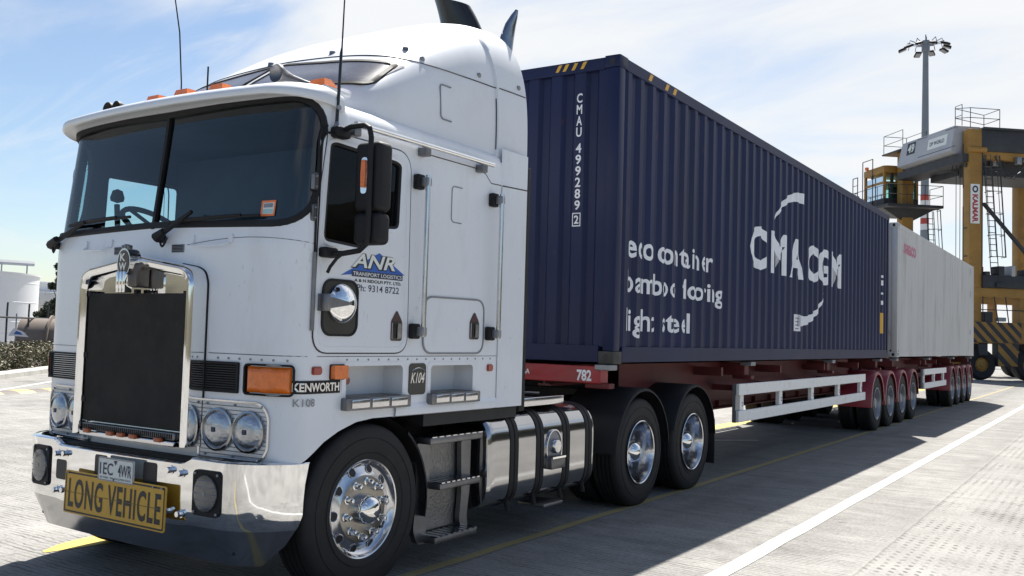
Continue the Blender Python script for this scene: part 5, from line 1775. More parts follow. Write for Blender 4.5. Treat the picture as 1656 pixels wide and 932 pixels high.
def container(name, y0, y1, z0, H, m, label, corrugated, extra_side=None, extra_front=None, group=None):
    z1 = z0 + H
    root = empty(name, (0, (y0 + y1) / 2, z0))
    tag(root, label, "shipping container")
    PX = dict(pitch=0.278, flat=0.072, slope=0.068, depth=0.030, ph=y0 + 0.20)
    zb, zt = z0 + 0.165, z1 - 0.125
    for sg in (1, -1):
        b = MB()
        if corrugated:
            f = lambda u, v, w: Vector((sg * (XO - 0.006 - corr(u, **PX) + w), u, v))
            bs = breaks(y0 + 0.13, y1 - 0.13, PX['pitch'], PX['flat'], PX['slope'], PX['ph'])
            zs = [zb - 0.01 + (zt - zb + 0.02) * j / 4 for j in range(5)]
            b.grid([[f(v, z, 0) for z in zs] for v in bs], m)
        else:
            f = lambda u, v, w: Vector((sg * (XO - 0.006 + w), u, v))
            n_ = 20
            b.grid([[f(y0 + 0.15 + (y1 - y0 - 0.3) * i / n_, z, 0.0006 * math.sin(i * 2.1)) for z in (zb - 0.01, z0 + 1.4, zt + 0.01)] for i in range(n_ + 1)], m)
            for i in range(1, 10):
                yy = y0 + (y1 - y0) * i / 10
                b.tube([f(yy, zb, 0.0), f(yy, zt, 0.0)], 0.003, m, 4)
        if sg > 0 and extra_side:
            extra_side(b, f, PX)
        b.build("side_panel", root, smooth=20)
        b = MB(); b.box((sg * (XO - 0.06), y0 + 0.178, z0 + 0.015), (sg * XO, y1 - 0.178, zb), m, 0.006); 
        b.build("bottom_rail", root, smooth=20)
        b = MB(); b.box((sg * (XO - 0.06), y0 + 0.16, zt), (sg * XO, y1 - 0.16, z1 - 0.012), m, 0.006)
        if sg > 0 and corrugated:
            for k in range(4):
                a = y0 + 0.62 + 0.20 * k
                if k == 1: continue
                b.add([(XO + 0.002, a, z1 - 0.10), (XO + 0.002, a + 0.07, z1 - 0.10), (XO + 0.002, a + 0.12, z1 - 0.03), (XO + 0.002, a + 0.05, z1 - 0.03)], [(0, 1, 2, 3)], YELLOW)
        b.build("top_rail", root, smooth=20)
        for yy, sy in ((y0, -1), (y1, 1)):
            b = MB()
            b.box((sg * (XO - 0.12), yy + (0.004 if sy < 0 else -0.13), z0 + 0.118), (sg * (XO - 0.002), yy + (0.13 if sy < 0 else -0.004), z1 - 0.118), m, 0.012)
            b.build("corner_post", root, smooth=25)
            for zc in (z0, z1 - 0.118):
                casting(root, sg * XO, yy, zc, m if (zc > z0 or not corrugated) else CASTM, sg, sy)
    # ends
    b = MB()
    PF = dict(pitch=0.262, flat=0.115, slope=0.035, depth=0.040, ph=0.732)
    ff = lambda u, v, w: Vector((u, y0 + 0.022 + (corr(u, **PF) if corrugated else 0.0) - w, v))
    bs = breaks(-XO + 0.115, XO - 0.115, PF['pitch'], PF['flat'], PF['slope'], PF['ph'])
    b.grid([[ff(v, z, 0) for z in (z0 + 0.16, z0 + 1.3, z1 - 0.11)] for v in bs], m)
    if not corrugated:
        b.box((-0.98, y0 - 0.02, z0 + 0.25), (0.98, y0 + 0.02, z0 + 2.2), m, 0.02)
    if extra_front:
        extra_front(b, ff)
    b.build("front_panel", root, smooth=20)
    b = MB(); b.box((-XO + 0.162, y0 + 0.006, z1 - 0.125), (XO - 0.162, y0 + 0.10, z1 - 0.012), m, 0.006)
    if corrugated:
        for k in range(4):
            a = 0.50 + 0.098 * k
            lo = a + (0.0 if k else 0.02)
            b.add([(lo - (0.0 if k else 0.0), y0 + 0.003, z1 - 0.095), (lo + 0.035, y0 + 0.003, z1 - 0.095), (lo + 0.075, y0 + 0.003, z1 - 0.028), (lo + 0.035, y0 + 0.003, z1 - 0.028)], [(0, 1, 2, 3)], YELLOW)
    b.build("front_header", root, smooth=20)
    b = MB(); b.box((-XO + 0.162, y0 + 0.006, z0 + 0.012), (XO - 0.162, y0 + 0.10, z0 + 0.17), m, 0.006)
    b.build("front_sill", root, smooth=20)
    b = MB(); b.grid([[(x_, yy, z1 - 0.02) for yy in (y0 + 0.06, y1 - 0.06)] for x_ in (-XO + 0.03, 0, XO - 0.03)], m)
    b.build("roof", root, smooth=0)
    b = MB(); b.grid([[(x_, yy, z0 + 0.03) for yy in (y0 + 0.06, y1 - 0.06)] for x_ in (-XO + 0.03, 0, XO - 0.03)], CHASSIS)
    for k in range(int((y1 - y0) / 0.6)):
        yy = y0 + 0.4 + 0.6 * k
        b.box((-XO + 0.06, yy, z0 + 0.03), (XO - 0.06, yy + 0.045, z0 + 0.15), CHASSIS)
    b.build("floor_frame", root, smooth=0)
    for sg in (1, -1):
        b = MB()
        b.box((sg * 0.01, y1 - 0.06, z0 + 0.13), (sg * (XO - 0.115), y1 - 0.02, z1 - 0.12), m, 0.01)
        for q in (0.28, 0.85):
            b.tube([(sg * q, y1, z0 + 0.1), (sg * q, y1, z1 - 0.1)], 0.017, STEEL, 8)
        b.build("door", root, smooth=25)
    return root
BC0 = 0.0; BZ = 1.368
def blue_side(b, f, PX):
    def conform(V, F_, y_, z_, m, w0=0.003):
        t = bmesh.new()
        vv = [t.verts.new((a, c, 0)) for a, c in V]
        for fc in F_:
            try: t.faces.new([vv[k] for k in fc])
            except ValueError: pass
        lo, hi = min(a for a, _ in V), max(a for a, _ in V)
        for c in breaks(y_ + lo, y_ + hi, PX['pitch'], PX['flat'], PX['slope'], PX['ph'])[1:-1]:
            bmesh.ops.bisect_plane(t, geom=t.verts[:] + t.edges[:] + t.faces[:], plane_co=(c - y_, 0, 0), plane_no=(1, 0, 0))
        t.verts.index_update()
        b.add([f(y_ + v.co.x, z_ + v.co.y, w0) for v in t.verts], [[v.index for v in fc.verts] for fc in t.faces], m)
        t.free()
    def word(s, y_, z_, w, h, bold, spacing=1.0, m=LETTER):
        V, F_ = text2d(s, bold, 0.0, spacing)
        x0, x1 = min(v[0] for v in V), max(v[0] for v in V); a0, a1 = min(v[1] for v in V), max(v[1] for v in V)
        conform([((v[0] - x0) / (x1 - x0) * w, (v[1] - a0) / (a1 - a0) * h) for v in V], F_, y_, z_, m)
    word("eco container", 0.31, 2.385, 2.15, 0.225, 0.020, 1.10)
    word("bamboo flooring", 0.28, 1.985, 2.50, 0.285, 0.020, 1.10)
    word("light steel", 0.26, 1.615, 1.58, 0.285, 0.020, 1.10)
    for c_, y_, w_ in (("C", 3.78, 0.62), ("M", 4.62, 0.70), ("A", 5.46, 0.66), ("C", 6.36, 0.56), ("G", 7.00, 0.60), ("M", 7.72, 0.66)):
        word(c_, y_, 2.545, w_, 0.57, 0.040)
    def arc(cx, cz, r_, a0, a1, w0, w1, ez=1.0):
        n_ = 30
        V, F_ = [], []
        for k in range(n_ + 1):
            a = R(a0 + (a1 - a0) * k / n_); w_ = w0 + (w1 - w0) * k / n_
            for q in (r_ - w_ / 2, r_ + w_ / 2):
                V.append((q * math.cos(a), q * math.sin(a) * ez))
        for k in range(n_):
            F_.append((2 * k, 2 * k + 1, 2 * k + 3, 2 * k + 2))
        conform(V, F_, cx, cz, LETTER)
    arc(6.05, 2.84, 1.45, 153, 88, 0.02, 0.26, 0.62)
    arc(6.05, 2.84, 1.45, -28, -94, 0.02, 0.26, 0.62)
    conform([(0, 0), (0.30, 0), (0.30, 0.24), (0, 0.24)], [(0, 1, 2, 3)], 5.72, 1.79, LETTER, 0.003)
    for k in range(4):
        conform([(0.03, 0), (0.26, 0), (0.26, 0.012), (0.03, 0.012)], [(0, 1, 2, 3)], 5.72, 1.82 + 0.05 * k, NAVY, 0.005)
    conform([(0, 0), (0.20, 0), (0.20, 0.40), (0, 0.40)], [(0, 1, 2, 3)], 11.52, 1.86, YELLOW, 0.003)
    for k, (z_, h) in enumerate(((2.95, 0.05), (2.80, 0.10), (2.62, 0.04), (2.42, 0.08))):
        conform([(0, 0), (0.10, 0), (0.10, h), (0, h)], [(0, 1, 2, 3)], 11.55, z_, LETTER, 0.003)
def blue_front(b, ff):
    z = 3.94
    g0 = lambda u, v, w: Vector((u, BC0 + 0.022 - 0.003 - w, v))
    def ch(c, zt_, w=0.060, h=0.092):
        wd = w * (0.35 if c == 'I' else 1.0)
        b.text(c, lambda u, v, k: ff(0.758 + u, zt_ - h + v, 0.004), wd, h, LETTER, 0.022)
    for c in "CMAU":
        ch(c, z); z -= 0.1095
    z -= 0.045
    for c in "499289":
        ch(c, z); z -= 0.1095
    z -= 0.035
    ch("2", z, 0.050, 0.080)
    for (u0, v0, u1, v1) in ((0.738, z - 0.105, 0.828, z - 0.095), (0.738, z + 0.015, 0.828, z + 0.025), (0.738, z - 0.095, 0.747, z + 0.015), (0.819, z - 0.095, 0.828, z + 0.015)):
        b.add([ff(u0, v0, 0.004), ff(u1, v0, 0.004), ff(u1, v1, 0.004), ff(u0, v1, 0.004)], [(0, 1, 2, 3)], LETTER)
container("shipping_container", BC0, BC0 + 12.19, BZ, 2.896, BLUE,
          "navy blue corrugated forty-foot container with white lettering on the trailer behind the cab", True, blue_side, blue_front)
def white_side(b, f, PX):
    b.text("seaco", lambda u, v, w: f(13.72 + u, 3.62 + v, 0.004), 1.42, 0.235, PINK, 0.03)
    b.plate(rr(24.3, 2.05, 24.5, 2.2, 0.01), [], f, 0.003, 0.003, STEEL)
    for z_ in (3.9, 3.2):
        b.plate(rr(24.4, z_, 24.55, z_ + 0.22, 0.02), [], f, 0.003, 0.003, STEEL)
container("shipping_container", 13.05, 25.24, 1.385, 2.84, CWHITE,
          "smooth grimy white container with faded red lettering on the rear trailer", False, white_side)

# ------------------------------------------------------------------ trailers
tw = None
def trailer(label, y_root, ya, yb, rail, nposts, ax, neck, number=None):
    global tw
    root = empty("skeletal_trailer", (0, y_root, 0))
    tag(root, label, "trailer")
    b = MB()
    for sg in (1, -1):
        x0, x1 = (0.44, 0.58) if sg > 0 else (-0.58, -0.44)
        xs = (x0 + x1) / 2
        # I-beam: web, flanges, deep section after the neck
        b.box((xs - 0.012, ya, 1.16), (xs + 0.012, neck, 1.32), REDD)
        b.box((xs - 0.012, neck - 0.5, 0.72), (xs + 0.012, yb, 1.32), REDD)
        b.add([(xs + 0.013 * sg, neck - 1.4, 1.17), (xs + 0.013 * sg, neck - 0.5, 0.73), (xs + 0.013 * sg, neck - 0.5, 1.17)], [(0, 1, 2)], REDD)
        b.box((xs - 0.07, ya, 1.315), (xs + 0.07, yb, 1.335), REDD)
        b.box((xs - 0.07, neck - 0.5, 0.70), (xs + 0.07, yb, 0.72), REDD)
        b.box((xs - 0.07, ya, 1.14), (xs + 0.07, neck - 1.3, 1.16), REDD)
        yy = ya + 1.5
        while yy < yb - 0.2:
            if yy > neck:
                b.box((xs + (0.012 if sg > 0 else -0.06), yy, 0.72), (xs + (0.06 if sg > 0 else -0.012), yy + 0.012, 1.315), REDD)
            yy += 0.75
    b.build("main_beam", root, smooth=20)
    yy = ya + 0.02
    bols = [ya + 0.06, ya + 4.0, ya + 8.0, yb - 3.0 if False else ya + 11.6]
    for k, yy in enumerate(bols):
        b = MB()
        b.box((-1.12, yy - 0.08, 1.185), (1.12, yy + 0.08, 1.345), RED if k == 0 and number else REDD, 0.01)
        if k == 0 and number:
            fn = lambda u, v, w: Vector((u, yy - 0.08 - w, v))
            b.text(number, lambda u, v, w: fn(0.875 + u, 1.205 + v, 0.003), 0.155, 0.105, LETTER, 0.035)
            b.text("BA", lambda u, v, w: fn(0.28 + u, 1.245 + v, 0.003), 0.08, 0.05, LETTER, 0.02)
        for sg in (1, -1):
            b.box((sg * 1.06, yy - 0.09, 1.31), (sg * 1.21, yy + 0.09, 1.362), STEEL, 0.01)
            b.box((sg * 0.95, yy - 0.06, 1.14), (sg * 1.20, yy + 0.06, 1.19), REDD, 0.01)
        b.build("bolster", root, smooth=20)
    yy = ya + 0.9
    while yy < yb - 0.1:
        b = MB(); b.box((-0.44, yy - 0.04, 1.17), (0.44, yy + 0.04, 1.29), REDD); b.build("cross_member", root, smooth=0)
        yy += 1.1
    for sg in (1, -1):
        yy = neck
        while yy < rail[1] + 0.3:
            b = MB(); b.box((sg * 0.58, yy - 0.03, 1.20), (sg * 1.15, yy + 0.03, 1.30), REDD); b.build("outrigger", root, smooth=0)
            yy += 2.3
        b = MB()
        b.grid([[(sg * 0.80, y_, z_) for z_ in (1.345, 1.10, 0.86)] for y_ in (ya + 1.0, neck, rail[1] + 0.4)], REDD)
        b.build("side_plate", root, smooth=0)
    # toolbox / air tanks hung between the beams
    b = MB()
    b.lathe([(0, neck + 0.9), (0.12, neck + 0.92), (0.14, neck + 1.0), (0.14, neck + 1.9), (0.12, neck + 1.98), (0, neck + 2.0)], (-0.2, 0, 0.82), 'y', CHASSIS, 20)
    b.build("air_tank", root)
    # side guards: two planks on posts with arms
    for sg in (1, -1):
        b = MB()
        b.box((sg * 1.175, rail[0], 0.955), (sg * 1.215, rail[1], 1.095), RAILW, 0.006)
        b.box((sg * 1.175, rail[0], 0.625), (sg * 1.215, rail[1], 0.765), RAILW, 0.006)
        b.box((sg * 1.13, rail[0] - 0.006, 0.62), (sg * 1.172, rail[0] + 0.12, 1.09), STEEL)
        gd = b.build("side_guard", root, smooth=20)
        for k in range(nposts):
            yy = rail[0] + 0.22 + (rail[1] - rail[0] - 0.38) * k / (nposts - 1)
            b = MB()
            b.box((sg * 1.120, yy - 0.07, 0.640), (sg * 1.1735, yy + 0.07, 1.085), RAILW, 0.004)
            b.box((sg * 0.55, yy - 0.03, 1.00), (sg * 1.12, yy + 0.03, 1.07), REDD)
            for z_ in (0.82, 0.855):
                b.tube([(sg * 1.173, yy + 0.02, z_), (sg * 1.180, yy + 0.02, z_)], 0.011, STEEL, 8)
            b.build("guard_post", gd, smooth=20)
    # suspension
    b = MB()
    for y_ in ax:
        b.box((-0.9, y_ - 0.07, 0.44), (0.9, y_ + 0.07, 0.58), CHASSIS, 0.04)
        for sg in (1, -1):
            b.box((sg * 0.42, y_ - 0.5, 0.52), (sg * 0.54, y_ + 0.2, 0.66), CHASSIS, 0.03)
            b.box((sg * 0.40, y_ - 0.55, 0.62), (sg * 0.56, y_ - 0.38, 0.86), CHASSIS)
    b.build("suspension", root, smooth=25)
    for y_ in ax:
        for sg in (1, -1):
            if tw is None:
                tw = mk_wheel("wheel", (1.075, y_, 0.512), root, 'trailer'); 
            else:
                again(tw, (sg * 1.075, y_, 0.512), root, sg < 0)
            x0, x1 = (0.62, 1.24) if sg > 0 else (-1.24, -0.62)
            mudguard(y_, 0.54, 0.585, 0, 188, x0, x1, REDG, "mudguard", root, 0.06)
    b = MB()
    b.box((-1.15, yb - 0.08, 0.95), (1.15, yb, 1.10), REDD, 0.01)
    for sg in (1, -1):
        b.box((sg * 0.8, yb, 0.97), (sg * 1.1, yb + 0.02, 1.08), REDLENS, 0.006)
    b.build("rear_bar", root, smooth=20)
    return root
trailer("red skeletal lead trailer numbered 782 carrying the blue container, long white side guard", 6.0, -0.04, 15.5, (3.42, 10.2), 5, [11.16 + 1.243 * k for k in range(4)], 3.0, "782")
trailer("red skeletal rear trailer carrying the white container, short white side guard", 19.0, 13.1, 25.1, (16.35, 19.7), 3, [20.75 + 1.19 * k for k in range(4)], 16.2)
# ------------------------------------------------------------------ straddle carrier behind the trailers (local axes: x along it, y across, z up)
def build_local(b, name, parent, smooth=25.0):
    return b.build(name, parent, smooth=smooth, origin=(0, 0, 0))
str_ = empty("straddle_carrier", (-1.47, 47.12, 0), R(41.2))
tag(str_, "tall yellow straddle carrier numbered 49 with grey hood, parked behind the white container", "straddle carrier")
WID, LEN = 6.4, 7.6
def rail_run(b, pts, h, m=SBLACK, r=0.020, n_mid=1):
    P = [Vector(p) for p in pts]
    for k in range(n_mid + 1):
        q = h * (k + 1) / (n_mid + 1)
        b.tube([p + Vector((0, 0, q)) for p in P], r, m, 5)
    for a, c in zip(P, P[1:]):
        L_ = (c - a).length
        n_ = max(1, int(L_ / 1.1))
        for k in range(n_ + 1):
            p = a.lerp(c, k / n_)
            b.tube([p, p + Vector((0, 0, h))], r, m, 5)
for lx, ly in ((0, 0), (0, WID), (LEN, 0), (LEN, WID)):
    b = MB()
    b.box((lx - 0.36, ly - 0.30, 1.9), (lx + 0.36, ly + 0.30, 13.32), KALM, 0.03)
    if ly == 0:
        b.box((lx + (0.36 if lx == 0 else -0.46), ly - 0.24, 5.5), (lx + (0.46 if lx == 0 else -0.36), ly + 0.24, 12.4), SBLACK)
    lg = build_local(b, "leg", str_)
    if lx == 0 and ly == 0:
        b = MB()
        b.box((-0.30, -0.325, 8.25), (0.22, -0.302, 10.35), PLATEW)
        # upright lettering read from the top down
        b.text("KALMAR", lambda u, v, w: Vector((-0.20 + v, -0.329, 9.80 - u)), 1.50, 0.32, mat("sign_red", (0.42, 0.05, 0.07), 0.5), 0.05)
        b.plate(circ(-0.04, 10.08, 0.17, 20, 0.19), [circ(-0.04, 10.08, 0.09, 16, 0.10)], lambda u, v, w: Vector((u, -0.327 - w, v)), 0.001, 0.003, NAVY)
        build_local(b, "maker_sign", lg, 0)
# end hood between the legs, leaning outward
b = MB()
hx0, hx1 = -0.95, 0.75
P = []
for y_ in (0.42, 5.45):
    P.append([(hx0 + 0.20, y_, 13.60), (hx0, y_ + (0.25 if y_ > 1 else 0), 12.25), (hx0 + 0.9, y_, 11.95), (hx1, y_, 12.0), (hx1, y_, 13.6)])
b.grid(P, HOODG, closed=True)
for p in P:
    b.add(p, [(0, 1, 2, 3, 4)], HOODG)
hf = lambda u, v, w: Vector((hx0 + 0.20 * (v - 12.25) / 1.35 - w, u, v))
# digits are read from the near end: text runs towards -y
hl = lambda s, y_, z_, w_, h_, m, bold: b.text(s, lambda u, v, w: hf(y_ - u, z_ + v, 0.012), w_, h_, m, bold)
b.plate(rr(4.02, 12.78, 4.86, 13.48, 0.02), [], hf, 0.006, 0.006, INK)
b.text("49", lambda u, v, w: hf(4.76 - u, 12.88 + v, 0.012), 0.64, 0.50, PLATEW, 0.03)
b.text("DP WORLD", lambda u, v, w: hf(2.55 - u, 12.86 + v, 0.012), 1.35, 0.22, NAVY, 0.02)
b.plate(rr(0.95, 12.68, 2.75, 13.28, 0.02), [], hf, 0.006, 0.006, PLATEW)
for y0, y1, z_ in ((0.1, 1.2, 13.47), (2.9, 3.9, 13.5), (0.1, 3.6, 12.42)):
    b.plate(rr(y0, z_, y1, z_ + 0.035, 0.005), [], hf, 0.006, 0.006, SBLACK)
hood = build_local(b, "engine_hood", str_, 20)
b = MB()
b.box((-0.7, -0.2, 11.55), (0.7, WID - 0.3, 11.98), SBLACK)
b.box((LEN - 0.5, -0.2, 11.7), (LEN + 0.4, WID + 0.3, 12.8), SBLACK)
for ly in (0, WID):
    b.box((0.36, ly - 0.30, 12.15), (LEN - 0.36, ly + 0.32, 13.35), SBLACK, 0.02)
    b.box((0.40, ly - 0.45, 13.30), (LEN + 0.4, ly + 0.5, 13.42), SBLACK)
b.box((0.30, 0.55, 11.0), (LEN - 0.3, 1.6, 12.1), SBLACK)
b.box((0.5, 2.0, 11.2), (LEN - 0.5, 4.6, 12.0), SBLACK)
build_local(b, "top_frame", str_)
b = MB()
b.box((0.36, -0.20, 11.75), (LEN - 0.36, 0.18, 12.6), KALM, 0.02)
b.tube([(-0.4, -0.305, 12.2), (0.55, -0.33, 12.2)], 0.16, KALM, 10)
build_local(b, "lift_beam", str_)
b = MB()
rail_run(b, [(-0.40, 0.9, 13.6), (-0.40, -0.42, 13.35), (1.3, -0.42, 13.35), (1.3, 0.9, 13.35), (-0.4, 0.9, 13.6)], 1.05)
rail_run(b, [(-0.40, 0.9, 13.6), (-0.40, 0.3, 13.6)], 1.15)
build_local(b, "top_railing", str_)
b = MB()
rail_run(b, [(-0.6, 7.8, 13.38), (-0.6, 5.7, 13.38)], 1.15)
rail_run(b, [(-0.6, 7.8, 13.38), (0.9, 7.8, 13.38), (0.9, 5.7, 13.38)], 1.15)
build_local(b, "top_railing", str_)
b = MB()
b.box((-0.7, 5.7, 13.32), (0.95, 7.85, 13.40), SBLACK)
build_local(b, "top_platform", str_)
# driver's cabin hung outside the far leg
b = MB()
cx0, cx1, cy0, cy1, cz0, cz1 = -1.0, 1.1, 7.0, 9.2, 10.25, 12.45
for x_ in (cx0, cx1):
    for y_ in (cy0, cy1):
        b.box((x_ - 0.07, y_ - 0.07, cz0), (x_ + 0.07, y_ + 0.07, cz1), KALM)
b.box((cx0 - 0.1, cy0 - 0.1, cz1 - 0.30), (cx1 + 0.1, cy1 + 0.1, cz1 + 0.15), KALM, 0.06)
b.box((cx0 - 0.08, cy0 - 0.08, cz0 - 0.15), (cx1 + 0.08, cy1 + 0.08, cz0 + 0.35), SBLACK, 0.03)
b.box((cx0 - 0.05, cy0, cz0 + 1.25), (cx1 + 0.05, cy1 + 0.05, cz0 + 1.38), KALM)
b.box((cx0 + 0.9, cy0 + 0.7, cz0), (cx1 - 0.5, cy1 - 1.0, cz0 + 1.2), SBLACK, 0.1)
b.box((cx0 + 0.4, cy0 - 0.07, cz0), (cx0 + 0.55, cy0 + 0.07, cz1), SBLACK)
b.box((cx0 + 0.02, cy1 - 0.75, cz0), (cx0 + 0.1, cy1 - 0.62, cz1), SBLACK)
cb = build_local(b, "driver_cabin", str_)
b = MB()
b.add([(cx0, cy0, cz0 + .3), (cx0, cy1, cz0 + .3), (cx0, cy1, cz1 - .5), (cx0, cy0, cz1 - .5)], [(0, 1, 2, 3)], CABGLASS)
b.add([(cx0, cy1, cz0 + .3), (cx1, cy1, cz0 + .3), (cx1, cy1, cz1 - .5), (cx0, cy1, cz1 - .5)], [(0, 1, 2, 3)], CABGLASS)
b.add([(cx0, cy0, cz0 + .3), (cx1, cy0, cz0 + .3), (cx1, cy0, cz1 - .5), (cx0, cy0, cz1 - .5)], [(0, 1, 2, 3)], CABGLASS)
b.add([(cx1, cy0, cz0 + .3), (cx1, cy1, cz0 + .3), (cx1, cy1, cz1 - .5), (cx1, cy0, cz1 - .5)], [(0, 1, 2, 3)], CABGLASS)
build_local(b, "window", cb, 0)
b = MB()
b.tube([(cx0 - 0.1, cy1 - 0.3, cz1 + 0.15), (cx0 - 0.1, cy1 - 0.3, cz1 + 0.32)], 0.12, ORANGE, 10)
build_local(b, "beacon", cb)
b = MB()
PZ = 9.98
b.box((-1.9, 5.0, PZ - 0.16), (1.6, 10.1, PZ), SBLACK)
b.box((-1.0, 10.1, PZ - 0.16), (0.9, 11.0, PZ), SBLACK)
b.add([(-1.8, 5.8, PZ - 0.16), (1.5, 5.8, PZ - 0.16), (0.4, 6.2, PZ - 0.8), (-0.4, 6.2, PZ - 0.8)], [(0, 1, 2, 3)], SBLACK)
build_local(b, "cabin_platform", str_)
b = MB()
rail_run(b, [(1.6, 5.05, PZ), (-1.85, 5.05, PZ), (-1.85, 10.1, PZ), (-0.95, 10.1, PZ), (-0.95, 11.0, PZ), (0.9, 11.0, PZ)], 1.15)
rail_run(b, [(1.6, 5.05, PZ), (1.6, 6.4, PZ)], 1.15)
for y_ in (10.3, 10.9):
    b.tube([(-0.95, y_, PZ), (-0.95, y_, PZ + 2.4)], 0.03, SBLACK, 5)
b.tube([(-0.95, 10.3, PZ + 2.4), (-0.95, 10.9, PZ + 2.4)], 0.03, SBLACK, 5)
for z_ in (0.9, 1.4, 1.9):
    b.tube([(-0.95, 10.3, PZ + z_), (-0.95, 10.9, PZ + z_)], 0.02, SBLACK, 5)
b.tube([(-1.1, 9.4, PZ), (-1.1, 9.4, PZ + 3.2)], 0.03, SBLACK, 5); b.tube([(-1.1, 9.4, PZ + 3.2), (-1.1, 8.2, PZ + 3.2)], 0.03, SBLACK, 5); b.tube([(-1.1, 8.2, PZ), (-1.1, 8.2, PZ + 3.2)], 0.03, SBLACK, 5)
build_local(b, "cabin_railing", str_)
def cage_ladder(b, x_, y_, z0, z1, lean_=0.0, cz=None):
    n_ = int((z1 - z0) / 0.32)
    def p(dx, dy, z):
        t = (z - z0) / (z1 - z0)
        return Vector((x_ + dx + lean_ * (1 - t), y_ + dy, z))
    for d in (-0.22, 0.22):
        b.tube([p(d, 0, z0), p(d, 0, z1)], 0.024, SBLACK, 5)
    for k in range(n_):
        z = z0 + 0.32 * k
        b.tube([p(-0.22, 0, z), p(0.22, 0, z)], 0.02, SBLACK, 4)
    hoops = []
    z = z0 + 0.9
    while z < z1 + 0.1:
        b.tube([p(0.42 * math.cos(R(a)), -0.10 - 0.42 * math.sin(R(a)) - 0.2, z) for a in range(-30, 211, 24)], 0.02, SBLACK, 5)
        z += 1.15
    for a in (10, 50, 90, 130, 170):
        b.tube([p(0.42 * math.cos(R(a)), -0.10 - 0.42 * math.sin(R(a)) - 0.2, z0 + 0.9), p(0.42 * math.cos(R(a)), -0.10 - 0.42 * math.sin(R(a)) - 0.2, z1)], 0.022, SBLACK, 4)
b = MB(); cage_ladder(b, 0.85, -0.05, 5.6, 11.9, 0.45)
build_local(b, "caged_ladder", str_)
b = MB(); cage_ladder(b, 1.5, WID - 0.2, 2.0, 9.8, 0.5)
build_local(b, "caged_ladder", str_)
b = MB()
b.tube([(0.40, -0.1, 9.3), (0.62, -0.1, 9.35), (4.6, -0.1, 5.2)], 0.11, SBLACK, 8)
build_local(b, "brace", str_)
b = MB()
for y_ in (0.75, 1.1):
    b.tube([(-0.2, y_, 4.5), (-0.2, y_, 11.6)], 0.018, SBLACK, 5)
b.tube([(-0.4, 1.1, 11.55), (-0.4, 1.2, 11.3), (-0.4, 2.6, 11.35)], 0.04, SBLACK, 6)
build_local(b, "hoist_rope", str_)
# sills with machinery, striped end plates, wheels
for ly, nm in ((0, 0), (WID, 1)):
    b = MB()
    b.box((-0.45, ly - 0.34, 4.35), (LEN + 0.6, ly + 0.34, 4.85), KALM, 0.02)
    b.box((0.36, ly - 0.42, 4.85), (LEN, ly + 0.40, 5.55), SBLACK, 0.02)
    b.box((-0.50, ly - 0.36, 1.95), (LEN + 0.6, ly + 0.36, 3.0), KALM, 0.02)
    for k in range(9):
        x_ = 0.5 + k * 0.75
        b.box((x_, ly - 0.45, 5.5), (x_ + rnd.uniform(0.2, 0.6), ly + 0.2, 5.6 + rnd.uniform(0.1, 0.55)), (SBLACK, SBLACK, HOODG)[k % 3], 0.02)
    for x_ in (2.6, 3.05, 5.6):
        b.box((x_, ly - 0.3, 2.9), (x_ + 0.22, ly + 0.3, 4.5), KALM)
    b.tube([(0.4, ly - 0.35, 3.1), (0.4, ly - 0.35, 4.4)], 0.03, SBLACK, 5); b.tube([(1.3, ly - 0.35, 3.0), (1.05, ly - 0.35, 4.4)], 0.03, SBLACK, 5); b.tube([(1.9, ly - 0.35, 3.0), (1.7, ly - 0.35, 4.4)], 0.03, SBLACK, 5)
    b.tube([(0.3, ly - 0.36, 3.7), (5.5, ly - 0.36, 3.7)], 0.025, SBLACK, 5)
    b.box((0.55, ly - 0.3, 3.0), (1.0, ly + 0.3, 3.6), SBLACK)
    sl = build_local(b, "sill", str_)
    if ly == 0:
        b = MB()
        # warning stripes on the outer side and end of the sill
        def stripes(f, u0, u1, v0, v1, n_):
            b.plate([(u0, v0), (u1, v0), (u1, v1), (u0, v1)], [], f, 0.0, 0.02, SBLACK)
            w_ = (u1 - u0 + (v1 - v0)) / n_
            for k in range(n_):
                a = u0 - (v1 - v0) + k * w_
                poly = []
                for (s, v) in ((a, v1), (a + w_ * 0.5, v1), (a + w_ * 0.5 + (v1 - v0), v0), (a + (v1 - v0), v0)):
                    poly.append((s, v))
                # clip to the plate
                poly = clip(poly, u0, u1)
                if len(poly) > 2:
                    b.add([f(p[0], p[1], 0.025) for p in poly], [tuple(range(len(poly)))], KALM)
        def clip(poly, u0, u1):
            for sgn, lim in ((1, u0), (-1, u1)):
                out = []
                for i in range(len(poly)):
                    p, q = poly[i - 1], poly[i]
                    ip, iq = sgn * p[0] >= sgn * lim, sgn * q[0] >= sgn * lim
                    if ip != iq:
                        t = (lim - p[0]) / (q[0] - p[0])
                        out.append((lim, p[1] + (q[1] - p[1]) * t))
                    if iq:
                        out.append(q)
                poly = out
                if not poly:
                    return []
            return poly
        stripes(lambda u, v, w: Vector((u, -0.375 - w, v)), -0.5, 2.6, 1.98, 3.05, 7)
        stripes(lambda u, v, w: Vector((u, -0.375 - w, v)), 1.25, 2.4, 0.75, 1.95, 3)
        stripes(lambda u, v, w: Vector((-0.505 - w, u, v)), -0.36, 0.36, 1.98, 3.0, 3)
        b.box((1.25, -0.36, 0.72), (2.4, 0.1, 1.96), SBLACK)
        build_local(b, "warning_plate", sl, 0)
swh = None
